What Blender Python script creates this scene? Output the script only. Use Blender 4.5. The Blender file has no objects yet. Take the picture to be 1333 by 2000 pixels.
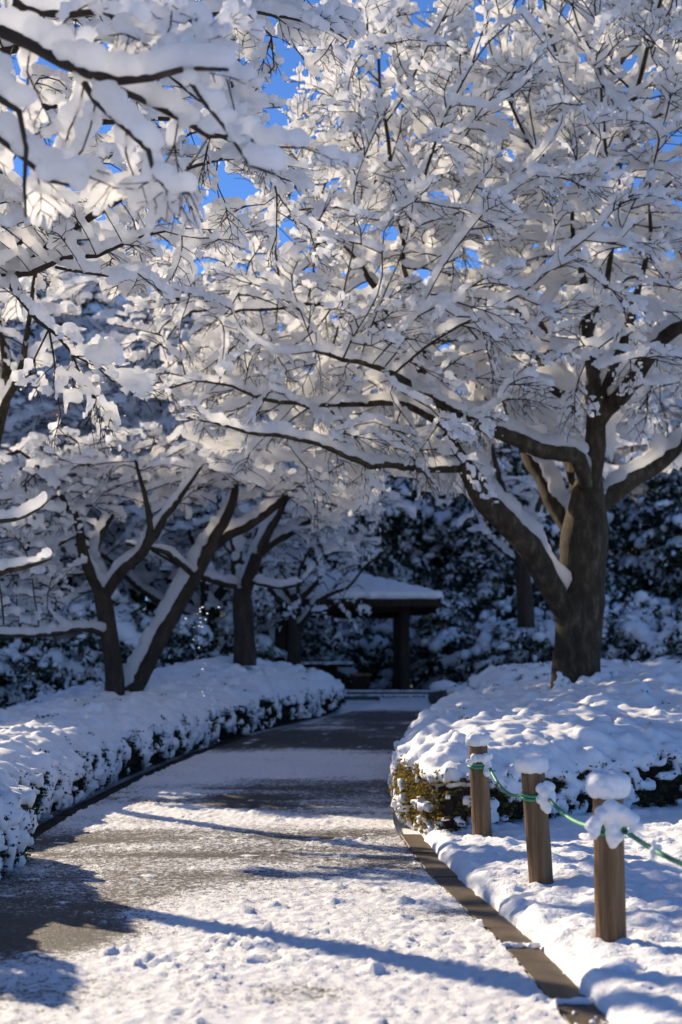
import bpy, bmesh, math, random, time
import numpy as np
from mathutils import Vector

T0 = time.time()
rng = np.random.default_rng(7)
random.seed(7)
scene = bpy.context.scene
C = scene.collection

# ------------------------------------------------------------------ camera, sky, sun, exposure
FPX = 50.0 / 36.0 * 2000.0
PITCH = math.atan(305.0 / FPX)
cam_d = bpy.data.cameras.new('camera')
cam = bpy.data.objects.new('camera', cam_d)
C.objects.link(cam)
cam.location = (0, 0, 1.5)
cam.rotation_euler = (math.pi / 2 + PITCH, 0, 0)
cam_d.sensor_fit = 'VERTICAL'
cam_d.sensor_height = 36.0
cam_d.sensor_width = 24.0
cam_d.lens = 50.0
cam_d.clip_start = 0.05
cam_d.clip_end = 2000.0
cam_d.dof.use_dof = True
cam_d.dof.focus_distance = 11.0
cam_d.dof.aperture_fstop = 1.6
cam_d.dof.aperture_blades = 8
scene.camera = cam

SUN_AZ = math.radians(-41.0)      # measured from +Y towards +X
SUN_EL = math.radians(28.0)
SDIR = Vector((math.sin(SUN_AZ) * math.cos(SUN_EL), math.cos(SUN_AZ) * math.cos(SUN_EL), math.sin(SUN_EL)))
world = bpy.data.worlds.new("World")
scene.world = world
world.use_nodes = True
wn = world.node_tree
wn.nodes.clear()
w_out = wn.nodes.new('ShaderNodeOutputWorld')
w_bg = wn.nodes.new('ShaderNodeBackground')
w_sky = wn.nodes.new('ShaderNodeTexSky')
w_sky.sky_type = 'NISHITA'
w_sky.sun_disc = False
w_sky.sun_elevation = SUN_EL
w_sky.sun_rotation = SUN_AZ
w_sky.altitude = 800
w_sky.air_density = 0.65
w_sky.dust_density = 0.0
w_sky.ozone_density = 9.0
w_bg.inputs['Strength'].default_value = 0.12
wn.links.new(w_sky.outputs[0], w_bg.inputs['Color'])
wn.links.new(w_bg.outputs[0], w_out.inputs['Surface'])

sun_d = bpy.data.lights.new('sun', 'SUN')
sun_d.energy = 5.0
sun_d.angle = math.radians(0.6)
sun_d.color = (1.0, 0.835, 0.61)
sun = bpy.data.objects.new('sun', sun_d)
C.objects.link(sun)
sun.location = (-20, 20, 30)
sun.rotation_euler = (-SDIR).to_track_quat('-Z', 'Y').to_euler()

scene.view_settings.view_transform = 'Standard'
scene.view_settings.look = 'None'
scene.view_settings.exposure = 0.66
scene.view_settings.gamma = 1.0
scene.view_settings.use_curve_mapping = False
scene.render.engine = 'CYCLES'
scene.cycles.use_denoising = True
scene.cycles.max_bounces = 16
scene.cycles.diffuse_bounces = 10
scene.cycles.transmission_bounces = 10
scene.cycles.caustics_reflective = False
scene.cycles.caustics_refractive = False
scene.cycles.sample_clamp_indirect = 6.0

# ------------------------------------------------------------------ helpers
def at(px, py, d):
    """photo pixel + depth along +Y (metres) -> world point"""
    u = (px - 666.5) / FPX
    v = (1000.0 - py) / FPX
    c, s = math.cos(PITCH), math.sin(PITCH)
    y = c - s * v
    z = s + c * v
    k = d / y
    return np.array((u * k, d, 1.5 + z * k))

_perm = np.random.default_rng(3).integers(0, 2**31, 4096)
def _hash(ix, iy, iz):
    h = (ix * 73856093) ^ (iy * 19349663) ^ (iz * 83492791)
    return (_perm[h & 4095] & 0xffff) / 65535.0
def vnoise(P, scale=1.0, seed=0):
    P = np.asarray(P, float)
    if P.shape[1] == 2:
        P = np.c_[P, np.zeros(len(P))]
    Q = P * scale + seed * 17.37
    I = np.floor(Q).astype(np.int64)
    F = Q - I
    F = F * F * F * (F * (F * 6 - 15) + 10)
    r = 0
    for dx in (0, 1):
        wx = F[:, 0] if dx else 1 - F[:, 0]
        for dy in (0, 1):
            wy = F[:, 1] if dy else 1 - F[:, 1]
            for dz in (0, 1):
                wz = F[:, 2] if dz else 1 - F[:, 2]
                r = r + wx * wy * wz * _hash(I[:, 0] + dx, I[:, 1] + dy, I[:, 2] + dz)
    return r
def fbm(P, scale=1.0, octs=4, seed=0, gain=0.5):
    a, t, s = 1.0, 0.0, 0.0
    for o in range(octs):
        t = t + a * vnoise(P, scale * 2.03**o, seed + o * 3)
        s += a
        a *= gain
    return t / s
def sstep(a, b, x):
    t = np.clip((np.asarray(x, float) - a) / (b - a), 0, 1)
    return t * t * (3 - 2 * t)

def terrain(x, y):
    return 0.82 * sstep(13, 35, y)

def mesh_np(name, V, F, smooth=True):
    """V (n,3); F list of index arrays each (m,k)"""
    me = bpy.data.meshes.new(name)
    if not isinstance(F, list):
        F = [F]
    F = [np.asarray(f, np.int32) for f in F if len(f)]
    V = np.asarray(V, np.float32)
    me.vertices.add(len(V))
    me.vertices.foreach_set('co', V.ravel())
    nl = sum(f.size for f in F)
    npoly = sum(len(f) for f in F)
    me.loops.add(nl)
    me.polygons.add(npoly)
    if npoly:
        me.loops.foreach_set('vertex_index', np.concatenate([f.ravel() for f in F]))
        tot = np.concatenate([np.full(len(f), f.shape[1], np.int32) for f in F])
        st = np.concatenate([[0], np.cumsum(tot)[:-1]]).astype(np.int32)
        me.polygons.foreach_set('loop_start', st)
        me.polygons.foreach_set('loop_total', tot)
        me.polygons.foreach_set('use_smooth', np.full(npoly, smooth, bool))
    me.update(calc_edges=True)
    return me

def obj(name, me, mat=None, parent=None, kind=None, loc=None):
    o = bpy.data.objects.new(name, me)
    C.objects.link(o)
    if mat is not None and me is not None:
        if isinstance(mat, (list, tuple)):
            for m in mat:
                me.materials.append(m)
        else:
            me.materials.append(mat)
    if parent is not None:
        o.parent = parent
    if kind:
        o['kind'] = kind
    if loc is not None:
        o.location = loc
    return o

def tag(o, label=None, cat=None, group=None, kind=None):
    if label: o['label'] = label
    if cat: o['category'] = cat
    if group: o['group'] = group
    if kind: o['kind'] = kind
    return o

def thing(name, label, cat, loc=(0, 0, 0), group=None, rz=0.0):
    o = bpy.data.objects.new(name, None)
    C.objects.link(o)
    o.empty_display_size = 0.2
    o.location = loc
    o.rotation_euler = (0, 0, rz)
    return tag(o, label, cat, group)

def copy_thing(root, loc, rz=0.0, sc=1.0, label=None, group=None):
    r = root.copy()
    C.objects.link(r)
    r.location = loc
    r.rotation_euler = (0, 0, rz)
    r.scale = (sc, sc, sc) if not isinstance(sc, tuple) else sc
    if label: r['label'] = label
    if group: r['group'] = group
    for ch in list(root.children):
        c = ch.copy()
        C.objects.link(c)
        c.parent = r
        for g in list(ch.children):
            e = g.copy()
            C.objects.link(e)
            e.parent = c
    return r

# ------------------------------------------------------------------ materials
def new_mat(name):
    m = bpy.data.materials.new(name)
    m.use_nodes = True
    nt = m.node_tree
    nt.nodes.clear()
    out = nt.nodes.new('ShaderNodeOutputMaterial')
    return m, nt, out
def N(nt, t, **kw):
    n = nt.nodes.new(t)
    for k, v in kw.items():
        if k in n.inputs:
            n.inputs[k].default_value = v
        else:
            setattr(n, k, v)
    return n
def ramp(nt, stops):
    r = nt.nodes.new('ShaderNodeValToRGB')
    el = r.color_ramp.elements
    while len(el) < len(stops):
        el.new(0.5)
    for e, (p, c) in zip(el, stops):
        e.position = p
        e.color = (*c, 1) if len(c) == 3 else c
    return r

def snow_mat(name, col=(0.86, 0.87, 0.89), transl=0.0, fine=60.0, bump=0.25, dist=0.01):
    m, nt, out = new_mat(name)
    tc = N(nt, 'ShaderNodeTexCoord')
    n1 = N(nt, 'ShaderNodeTexNoise', Scale=fine, Detail=3.0)
    n2 = N(nt, 'ShaderNodeTexNoise', Scale=fine * 0.22, Detail=2.0)
    nt.links.new(tc.outputs['Object'], n1.inputs['Vector'])
    nt.links.new(tc.outputs['Object'], n2.inputs['Vector'])
    add = N(nt, 'ShaderNodeMath', operation='ADD')
    nt.links.new(n1.outputs['Fac'], add.inputs[0])
    nt.links.new(n2.outputs['Fac'], add.inputs[1])
    bp = N(nt, 'ShaderNodeBump', Strength=bump, Distance=dist)
    nt.links.new(add.outputs[0], bp.inputs['Height'])
    p = N(nt, 'ShaderNodeBsdfPrincipled', Roughness=0.55)
    p.inputs['Base Color'].default_value = (*col, 1)
    p.inputs['Specular IOR Level'].default_value = 0.25
    nt.links.new(bp.outputs[0], p.inputs['Normal'])
    if transl > 0:
        t = N(nt, 'ShaderNodeBsdfTranslucent')
        t.inputs['Color'].default_value = (*col, 1)
        mx = N(nt, 'ShaderNodeMixShader', Fac=transl)
        nt.links.new(p.outputs[0], mx.inputs[1])
        nt.links.new(t.outputs[0], mx.inputs[2])
        nt.links.new(mx.outputs[0], out.inputs['Surface'])
    else:
        nt.links.new(p.outputs[0], out.inputs['Surface'])
    return m

def bark_mat(name, c0, c1, c2, scale=6.0, bump=0.5, stretch=0.25):
    m, nt, out = new_mat(name)
    tc = N(nt, 'ShaderNodeTexCoord')
    mp = N(nt, 'ShaderNodeMapping')
    mp.inputs['Scale'].default_value = (1, 1, stretch)
    nt.links.new(tc.outputs['Object'], mp.inputs['Vector'])
    n1 = N(nt, 'ShaderNodeTexNoise', Scale=scale, Detail=8.0, Roughness=0.65)
    n2 = N(nt, 'ShaderNodeTexNoise', Scale=scale * 9, Detail=4.0)
    nt.links.new(mp.outputs[0], n1.inputs['Vector'])
    nt.links.new(mp.outputs[0], n2.inputs['Vector'])
    r = ramp(nt, [(0.3, c0), (0.52, c1), (0.72, c2)])
    nt.links.new(n1.outputs['Fac'], r.inputs[0])
    mx = N(nt, 'ShaderNodeMix', data_type='RGBA', blend_type='MULTIPLY')
    mx.inputs[0].default_value = 0.5
    r2 = ramp(nt, [(0.3, (0.45, 0.45, 0.45)), (0.7, (1, 1, 1))])
    nt.links.new(n2.outputs['Fac'], r2.inputs[0])
    nt.links.new(r.outputs[0], mx.inputs[6])
    nt.links.new(r2.outputs[0], mx.inputs[7])
    add = N(nt, 'ShaderNodeMath', operation='ADD')
    nt.links.new(n1.outputs['Fac'], add.inputs[0])
    nt.links.new(n2.outputs['Fac'], add.inputs[1])
    bp = N(nt, 'ShaderNodeBump', Strength=bump, Distance=0.02)
    nt.links.new(add.outputs[0], bp.inputs['Height'])
    p = N(nt, 'ShaderNodeBsdfPrincipled', Roughness=0.85)
    p.inputs['Specular IOR Level'].default_value = 0.2
    nt.links.new(mx.outputs[2], p.inputs['Base Color'])
    nt.links.new(bp.outputs[0], p.inputs['Normal'])
    nt.links.new(p.outputs[0], out.inputs['Surface'])
    return m

def leaf_mat(name, c0, c1, transl=0.25, scale=9.0, rough=0.5):
    m, nt, out = new_mat(name)
    tc = N(nt, 'ShaderNodeTexCoord')
    n1 = N(nt, 'ShaderNodeTexNoise', Scale=scale, Detail=3.0)
    nt.links.new(tc.outputs['Object'], n1.inputs['Vector'])
    r = ramp(nt, [(0.35, c0), (0.65, c1)])
    nt.links.new(n1.outputs['Fac'], r.inputs[0])
    p = N(nt, 'ShaderNodeBsdfPrincipled', Roughness=rough)
    p.inputs['Specular IOR Level'].default_value = 0.3
    nt.links.new(r.outputs[0], p.inputs['Base Color'])
    t = N(nt, 'ShaderNodeBsdfTranslucent')
    nt.links.new(r.outputs[0], t.inputs['Color'])
    mx = N(nt, 'ShaderNodeMixShader', Fac=transl)
    nt.links.new(p.outputs[0], mx.inputs[1])
    nt.links.new(t.outputs[0], mx.inputs[2])
    nt.links.new(mx.outputs[0], out.inputs['Surface'])
    return m

M_SNOW = snow_mat('snow_ground', (0.85, 0.85, 0.855), 0.0, 38.0, 0.7, 0.016)
M_TSNOW = snow_mat('snow_on_branches', (0.955, 0.955, 0.955), 0.78, 40.0, 0.35, 0.014)
M_HSNOW = snow_mat('snow_on_hedge', (0.85, 0.855, 0.865), 0.1, 45.0, 0.35, 0.012)
M_BARK = bark_mat('maple_bark', (0.022, 0.016, 0.010), (0.06, 0.044, 0.026), (0.15, 0.12, 0.08), 9.0, 1.0, 0.4)
M_TWIG = bark_mat('twig_bark', (0.028, 0.02, 0.014), (0.055, 0.04, 0.027), (0.085, 0.063, 0.042), 12.0, 0.2)
M_DARKBARK = bark_mat('dark_bark', (0.022, 0.017, 0.013), (0.042, 0.032, 0.024), (0.07, 0.055, 0.042), 7.0, 0.5)
M_POST = bark_mat('weathered_log', (0.10, 0.06, 0.032), (0.23, 0.145, 0.08), (0.36, 0.25, 0.15), 14.0, 0.8, 0.06)
M_LEAF_D = leaf_mat('dark_evergreen_leaf', (0.014, 0.024, 0.016), (0.04, 0.06, 0.03), 0.2, 3.0)
M_LEAF_H = leaf_mat('hedge_leaf', (0.025, 0.032, 0.014), (0.10, 0.075, 0.03), 0.3, 6.0)
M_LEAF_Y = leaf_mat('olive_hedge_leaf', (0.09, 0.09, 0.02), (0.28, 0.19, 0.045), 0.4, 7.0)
M_LEAF_R = leaf_mat('red_dead_leaf', (0.10, 0.022, 0.012), (0.22, 0.07, 0.025), 0.3, 14.0)

# ------------------------------------------------------------------ snow clumps from spheres
_gn_cache = {}
def _gn(voxel):
    if voxel in _gn_cache:
        return _gn_cache[voxel]
    g = bpy.data.node_groups.new('snow_clumps', 'GeometryNodeTree')
    g.interface.new_socket('Geometry', in_out='INPUT', socket_type='NodeSocketGeometry')
    g.interface.new_socket('Geometry', in_out='OUTPUT', socket_type='NodeSocketGeometry')
    gi = g.nodes.new('NodeGroupInput')
    go = g.nodes.new('NodeGroupOutput')
    at_ = g.nodes.new('GeometryNodeInputNamedAttribute')
    at_.data_type = 'FLOAT'
    at_.inputs['Name'].default_value = 'rad'
    mp = g.nodes.new('GeometryNodeMeshToPoints')
    g.links.new(gi.outputs[0], mp.inputs['Mesh'])
    g.links.new(at_.outputs['Attribute'], mp.inputs['Radius'])
    pv = g.nodes.new('GeometryNodePointsToVolume')
    pv.resolution_mode = 'VOXEL_SIZE'
    pv.inputs['Voxel Size'].default_value = voxel
    pv.inputs['Density'].default_value = 1.0
    g.links.new(mp.outputs[0], pv.inputs['Points'])
    g.links.new(at_.outputs['Attribute'], pv.inputs['Radius'])
    vm = g.nodes.new('GeometryNodeVolumeToMesh')
    vm.resolution_mode = 'GRID'
    vm.inputs['Threshold'].default_value = 0.12
    vm.inputs['Adaptivity'].default_value = 0.12
    g.links.new(pv.outputs[0], vm.inputs['Volume'])
    g.links.new(vm.outputs[0], go.inputs[0])
    _gn_cache[voxel] = g
    return g

def snow_mesh(name, P, R, voxel=0.04, rough=0.0, rscale=9.0):
    me = bpy.data.meshes.new('tmp')
    P = np.asarray(P, np.float32)
    me.vertices.add(len(P))
    me.vertices.foreach_set('co', P.ravel())
    a = me.attributes.new('rad', 'FLOAT', 'POINT')
    a.data.foreach_set('value', np.asarray(R, np.float32))
    o = bpy.data.objects.new('tmp', me)
    C.objects.link(o)
    md = o.modifiers.new('g', 'NODES')
    md.node_group = _gn(voxel)
    dg = bpy.context.evaluated_depsgraph_get()
    dg.update()
    m2 = bpy.data.meshes.new_from_object(o.evaluated_get(dg), depsgraph=dg)
    bpy.data.objects.remove(o)
    bpy.data.meshes.remove(me)
    m2.name = name
    m2.materials.clear()
    n = len(m2.vertices)
    if rough > 0 and n:
        co = np.empty(n * 3, np.float32)
        m2.vertices.foreach_get('co', co)
        co = co.reshape(-1, 3)
        no = np.empty(n * 3, np.float32)
        m2.vertices.foreach_get('normal', no)
        no = no.reshape(-1, 3)
        d = (fbm(co, rscale, 3, 5) - 0.5) * 2 * rough
        co = co + no * d[:, None]
        m2.vertices.foreach_set('co', co.astype(np.float32).ravel())
    m2.polygons.foreach_set('use_smooth', np.ones(len(m2.polygons), bool))
    m2.update()
    return m2

# ------------------------------------------------------------------ branches
def nrm(a):
    return a / np.maximum(np.linalg.norm(a, axis=-1, keepdims=True), 1e-9)

def sweep(pts, rad, sides=8, cap=True, wob=0.0, seed=0):
    """tube along pts -> V, quads, tris"""
    pts = np.asarray(pts, float)
    n = len(pts)
    t = np.gradient(pts, axis=0)
    t = nrm(t)
    u = np.cross(t[0], (0, 0, 1.0))
    if np.linalg.norm(u) < 0.15:
        u = np.cross(t[0], (1.0, 0, 0))
    u = u / np.linalg.norm(u)
    U = np.empty((n, 3))
    for i in range(n):
        u = u - t[i] * np.dot(u, t[i])
        u = u / max(np.linalg.norm(u), 1e-9)
        U[i] = u
    W = np.cross(t, U)
    a = np.arange(sides) * 2 * math.pi / sides
    ring = U[:, None, :] * np.cos(a)[None, :, None] + W[:, None, :] * np.sin(a)[None, :, None]
    V = pts[:, None, :] + ring * np.asarray(rad)[:, None, None]
    V = V.reshape(-1, 3)
    if wob > 0:
        d = (fbm(V, 2.2, 3, 11 + seed) - 0.5) * 2 * wob
        V = V + ring.reshape(-1, 3) * d[:, None] * np.repeat(np.asarray(rad), sides)[:, None]
    i = np.arange(n - 1)[:, None] * sides
    j = np.arange(sides)[None, :]
    k = (j + 1) % sides
    Q = np.stack([i + j, i + k, i + sides + k, i + sides + j], -1).reshape(-1, 4)
    Tr = np.zeros((0, 3), int)
    if cap:
        V = np.vstack([V, pts[-1] + t[-1] * rad[-1] * 0.5])
        e = (n - 1) * sides
        Tr = np.stack([e + j[0], e + k[0], np.full(sides, len(V) - 1)], -1)
    return V, Q, Tr

class Geo:
    def __init__(s):
        s.V, s.Q, s.T, s.n = [], [], [], 0
    def add(s, V, Q=None, T=None):
        s.V.append(V)
        if Q is not None and len(Q): s.Q.append(Q + s.n)
        if T is not None and len(T): s.T.append(T + s.n)
        s.n += len(V)
    def mesh(s, name, smooth=True):
        F = []
        if s.Q: F.append(np.concatenate(s.Q))
        if s.T: F.append(np.concatenate(s.T))
        return mesh_np(name, np.concatenate(s.V) if s.V else np.zeros((0, 3)), F, smooth)

def prisms(A, B, ra, rb):
    """independent 3-sided prisms for thin twigs"""
    t = nrm(B - A)
    ref = np.where(np.abs(t[:, 2:3]) > 0.9, np.array([[1.0, 0, 0]]), np.array([[0, 0, 1.0]]))
    u = nrm(np.cross(t, ref))
    w = np.cross(t, u)
    vs = []
    for base, r in ((A, ra), (B, rb)):
        for k in range(3):
            a = k * 2 * math.pi / 3
            vs.append(base + (u * math.cos(a) + w * math.sin(a)) * r[:, None])
    V = np.stack(vs, 1).reshape(-1, 3)
    o = np.arange(len(A))[:, None] * 6
    Q = np.concatenate([o + np.array([[0, 1, 4, 3]]), o + np.array([[1, 2, 5, 4]]), o + np.array([[2, 0, 3, 5]])])
    return V, Q

def catmull(pts, step):
    P = np.asarray(pts, float)
    P = np.vstack([2 * P[0] - P[1], P, 2 * P[-1] - P[-2]])
    out = []
    for i in range(1, len(P) - 2):
        p0, p1, p2, p3 = P[i - 1], P[i], P[i + 1], P[i + 2]
        m = max(1, int(np.linalg.norm((p2 - p1)[:3]) / step))
        for k in range(m):
            t = k / m
            out.append(0.5 * (2 * p1 + (p2 - p0) * t + (2 * p0 - 5 * p1 + 4 * p2 - p3) * t * t + (3 * p1 - p0 - 3 * p2 + p3) * t**3))
    out.append(P[-2])
    return np.array(out)

def colonize(seed_pos, A, step, infl, kill, iters, rg, trop=0.0, jit=0.12):
    pos = [np.asarray(p, float) for p in seed_pos]
    par = [-1] * len(pos)
    nch = [0] * len(pos)
    Pn = np.array(pos)
    near = np.zeros(len(A), int)
    nd = np.full(len(A), 1e9)
    def upd(idx0):
        new = np.array(pos[idx0:])
        for c in range(0, len(new), 400):
            blk = new[c:c + 400]
            d = np.linalg.norm(A[:, None, :] - blk[None], axis=2)
            k = d.argmin(1)
            dm = d[np.arange(len(A)), k]
            b = dm < nd
            nd[b] = dm[b]
            near[b] = idx0 + c + k[b]
    upd(0)
    for it in range(iters):
        alive = nd > kill
        A, near, nd = A[alive], near[alive], nd[alive]
        if not len(A):
            break
        act = nd < infl
        if not act.any():
            infl *= 1.4
            if infl > 12: break
            continue
        ids = np.unique(near[act])
        PP = np.array(pos)
        dirs = nrm(A[act] - PP[near[act]])
        acc = np.zeros((len(pos), 3))
        np.add.at(acc, near[act], dirs)
        i0 = len(pos)
        for i in ids:
            if nch[i] >= 3: continue
            d = acc[i]
            l = np.linalg.norm(d)
            if l < 1e-6: continue
            d = d / l
            if par[i] >= 0:
                pd = pos[i] - pos[par[i]]
                d = d + 0.7 * pd / max(np.linalg.norm(pd), 1e-9)
            d = d + rg.normal(0, jit, 3)
            d[2] += trop
            d = d / np.linalg.norm(d)
            pos.append(pos[i] + d * step)
            par.append(i)
            nch.append(0)
            nch[i] += 1
        if len(pos) == i0: break
        upd(i0)
    return np.array(pos), np.array(par)

# spray templates: forked flat twigs, unit length along +X, spread in Y
def spray_templates(n, rg, dense=1.0):
    out = []
    for _ in range(n):
        A, B, ra, rb = [], [], [], []
        def seg(a, b, r0, r1):
            A.append(a); B.append(b); ra.append(r0); rb.append(r1)
        m = 5
        pts = [np.zeros(3)]
        ang = 0
        for i in range(m):
            ang += rg.normal(0, 0.16)
            pts.append(pts[-1] + np.array((math.cos(ang), math.sin(ang), rg.normal(0, 0.06))) / m)
        for i in range(m):
            seg(pts[i], pts[i + 1], 0.009 * (1 - i / (m + 1)), 0.009 * (1 - (i + 1) / (m + 1)))
        for i in range(1, m):
            for s in (-1, 1):
                if rg.random() > 0.8 * dense: continue
                L = (0.62 * (1 - i / m) + 0.14) * rg.uniform(0.75, 1.2)
                a0 = s * rg.uniform(0.55, 1.0)
                d0 = np.array((math.cos(a0), math.sin(a0), rg.normal(0, 0.18)))
                a1 = a0 * 0.55 + rg.normal(0, 0.15)
                d1 = np.array((math.cos(a1), math.sin(a1), rg.normal(0, 0.22)))
                q0 = pts[i]; q1 = q0 + d0 * L * 0.5; q2 = q1 + d1 * L * 0.5
                seg(q0, q1, 0.005, 0.004); seg(q1, q2, 0.004, 0.0025)
                for s2 in (-1, 1):
                    if rg.random() < 0.6 * dense:
                        a2 = a1 + s2 * rg.uniform(0.5, 0.9)
                        seg(q1, q1 + np.array((math.cos(a2), math.sin(a2), rg.normal(0, 0.25))) * L * rg.uniform(0.25, 0.5), 0.0035, 0.002)
        out.append((np.array(A), np.array(B), np.array(ra), np.array(rb)))
    return out

def snow_on_segments(A, B, r, rg, sp, base, amp, cover=0.9, lift=0.75, rk=0.6, rmax=0.12, nscale=3.0, thr_z=0.93, gap=0.36):
    """sphere centres resting on the upper side of segments"""
    L = np.linalg.norm(B - A, axis=1)
    cnt = np.maximum(1, np.ceil(L / sp)).astype(int)
    idx = np.repeat(np.arange(len(A)), cnt)
    fr = (np.arange(len(idx)) - np.repeat(np.cumsum(cnt) - cnt, cnt) + rg.random(len(idx))) / cnt[idx]
    P = A[idx] + (B - A)[idx] * fr[:, None]
    t = nrm(B - A)[idx]
    up = np.array((0, 0, 1.0)) - t * t[:, 2:3]
    ul = np.linalg.norm(up, axis=1)
    rr = r[idx]
    nz = fbm(P, nscale, 3, 21)
    fl = np.where(rr > 0.045, sstep(0.22, 0.5, ul), sstep(math.sqrt(1 - thr_z**2), 0.75, ul))
    R = (base + rk * rr + amp * (nz - 0.5) * 2 + rg.normal(0, amp * 0.25, len(P)))
    R = np.minimum(R, rmax + 0.25 * rr) * (0.45 + 0.55 * fl)
    keep = (rg.random(len(P)) < cover) & (fl > 0.05) & (R > 0.012)
    keep &= nz > (gap if cover < 0.97 else -1)
    n = nrm(up)
    # thick wood: the centre sits below the bark so the snow is a ridge, not a ball
    off = np.where(rr > 0.03, rr * 0.6 + 0.7 * R, rr * 0.6 + lift * R)
    P = P + n * off[:, None]
    P = P + rg.normal(0, 0.012, P.shape)
    return P[keep], R[keep]

def build_tree(name, label, cat, base, limbs, attractors, rg, templates, group=None,
               step=0.24, infl=1.7, kill=0.42, iters=45, trop=0.02, spray_len=(0.4, 0.75), spray_n=1.0,
               voxel=0.045, snow=(0.045, 0.018), sp=0.055, bark=None, twig=None, smat=None, tip=0.006, inside=0.5,
               pipe=2.3, droop=-0.12, snow_rough=0.012, twig_scale=1.0, split_limbs=True, cover=0.93, lsnow=None, limb_host=0.018, limb_n=0.8, split=None, upfan=None):
    bark = bark or M_BARK
    twig = twig or M_TWIG
    smat = smat or M_TSNOW
    base = np.asarray(base, float)
    root = thing(name, label, cat, tuple(base), group)
    seeds, srad, stan = [], [], []
    gsnowP, gsnowR = [], []
    LA, LB, LR = [], [], []
    for li, (pts, free) in enumerate(limbs):            # pts: (x,y,z,r) world
        cp = catmull([np.asarray(p, float) for p in pts], 0.16)
        xyz = cp[:, :3] - base
        rad = np.maximum(cp[:, 3], 0.006)
        if li > 0 and len(xyz) > 4:
            k = np.arange(len(xyz))
            w = np.minimum(1, k / 4.0)[:, None]
            xyz = xyz + (np.stack([fbm(cp[:, :3], 1.3, 3, 31 + li * 5 + j) for j in range(3)], 1) - 0.5) * 0.22 * w
        sides = 18 if rad.max() > 0.15 else (10 if rad.max() > 0.05 else 6)
        V, Q, T = sweep(xyz, rad, sides, True, 0.14 if rad.max() > 0.15 else 0.08, li)
        g = Geo(); g.add(V, Q, T)
        me = g.mesh('trunk' if li == 0 else 'limb')
        obj('trunk' if li == 0 else 'limb', me, bark, root)
        LA.append(xyz[:-1]); LB.append(xyz[1:]); LR.append((rad[:-1] + rad[1:]) / 2)
        for k in range(len(xyz)):
            if rad[k] < free:
                seeds.append(xyz[k]); srad.append(rad[k]); stan.append(xyz[min(k + 1, len(xyz) - 1)] - xyz[max(k - 1, 0)])
    seeds = np.array(seeds); srad = np.array(srad); stan = nrm(np.array(stan))
    A = np.asarray(attractors, float) - base
    pos, par = colonize(seeds, A, step, infl, kill, iters, rg, trop)
    n = len(pos)
    ns = len(seeds)
    # pipe radii
    acc = np.zeros(n)
    rad = np.zeros(n)
    for i in range(n - 1, ns - 1, -1):
        rad[i] = (acc[i] ** (1 / pipe)) if acc[i] > 0 else tip
        rad[i] = max(rad[i], tip)
        if par[i] >= 0:
            acc[par[i]] += rad[i] ** pipe
    # chains
    main = {}
    for i in range(ns, n):
        p = par[i]
        if p not in main or rad[i] > rad[main[p]]:
            main[p] = i
    g = Geo()
    for i in range(ns, n):
        p = par[i]
        if p >= ns and main[p] == i:
            continue
        ch = [p, i]
        while ch[-1] in main:
            ch.append(main[ch[-1]])
        rr = rad[ch].copy()
        rr[0] = rr[1] * 1.15
        P = pos[ch]
        if len(P) > 3:
            Ps = P.copy(); Ps[1:-1] = 0.25 * P[:-2] + 0.5 * P[1:-1] + 0.25 * P[2:]; P = Ps
        V, Q, T = sweep(P, rr, 6 if rr.max() > 0.025 else 4, True)
        g.add(V, Q, T)
    if g.n:
        obj('branches', g.mesh('branches'), twig, root, 'stuff')
    idx = np.arange(ns, n)
    if len(idx):
        LA.append(pos[par[idx]]); LB.append(pos[idx]); LR.append(rad[idx])
    # sprays on thin nodes
    thin = idx[rad[idx] < tip * 4.0] if len(idx) else idx
    m = int(len(thin) * spray_n)
    pick = rg.choice(thin, m, replace=m > len(thin))
    nchild = np.zeros(n, int)
    np.add.at(nchild, par[idx], 1)
    tips = idx[nchild[idx] == 0]
    pick = np.concatenate([pick, tips])
    d = nrm(pos[pick] - pos[np.maximum(par[pick], 0)])
    is_tip = np.concatenate([np.zeros(m, bool), np.ones(len(tips), bool)])
    hs = np.where((srad < limb_host))[0]
    if len(hs):
        hs = rg.choice(hs, int(len(hs) * limb_n), replace=True)
        d = np.concatenate([d, stan[hs]]); pick = np.concatenate([pick, hs]); is_tip = np.concatenate([is_tip, np.zeros(len(hs), bool)])
    f = d + rg.normal(0, 0.55, d.shape) * np.where(is_tip, 0.35, 1.0)[:, None]
    uf = np.zeros(len(f)) if upfan is None else sstep(upfan[0], upfan[1], pos[pick][:, 2] + base[2])
    f[:, 2] = f[:, 2] * (0.55 + 0.45 * uf) + droop * (1 - uf) + 0.22 * uf + rg.normal(0, 0.12, len(f))
    steep = d[:, 2] < -0.33                       # boughs that hang: the fan hangs with them
    f[steep] = d[steep] + rg.normal(0, 0.42, (steep.sum(), 3)) * (1, 0.5, 0.7)
    f = nrm(f)
    ref = np.zeros_like(f); ref[:, 2] = 1
    ref[steep] = (0, -0.8, 0.6)
    ref = ref + rg.normal(0, 1.0, f.shape) * np.where(steep, 0.15, 0.26 + 0.22 * uf)[:, None]
    s = nrm(np.cross(ref, f))
    u = np.cross(f, s)
    Ls = rg.uniform(*spray_len, len(f))
    tsel = rg.integers(0, len(templates), len(f))
    TA, TB, Tra, Trb = [], [], [], []
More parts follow.
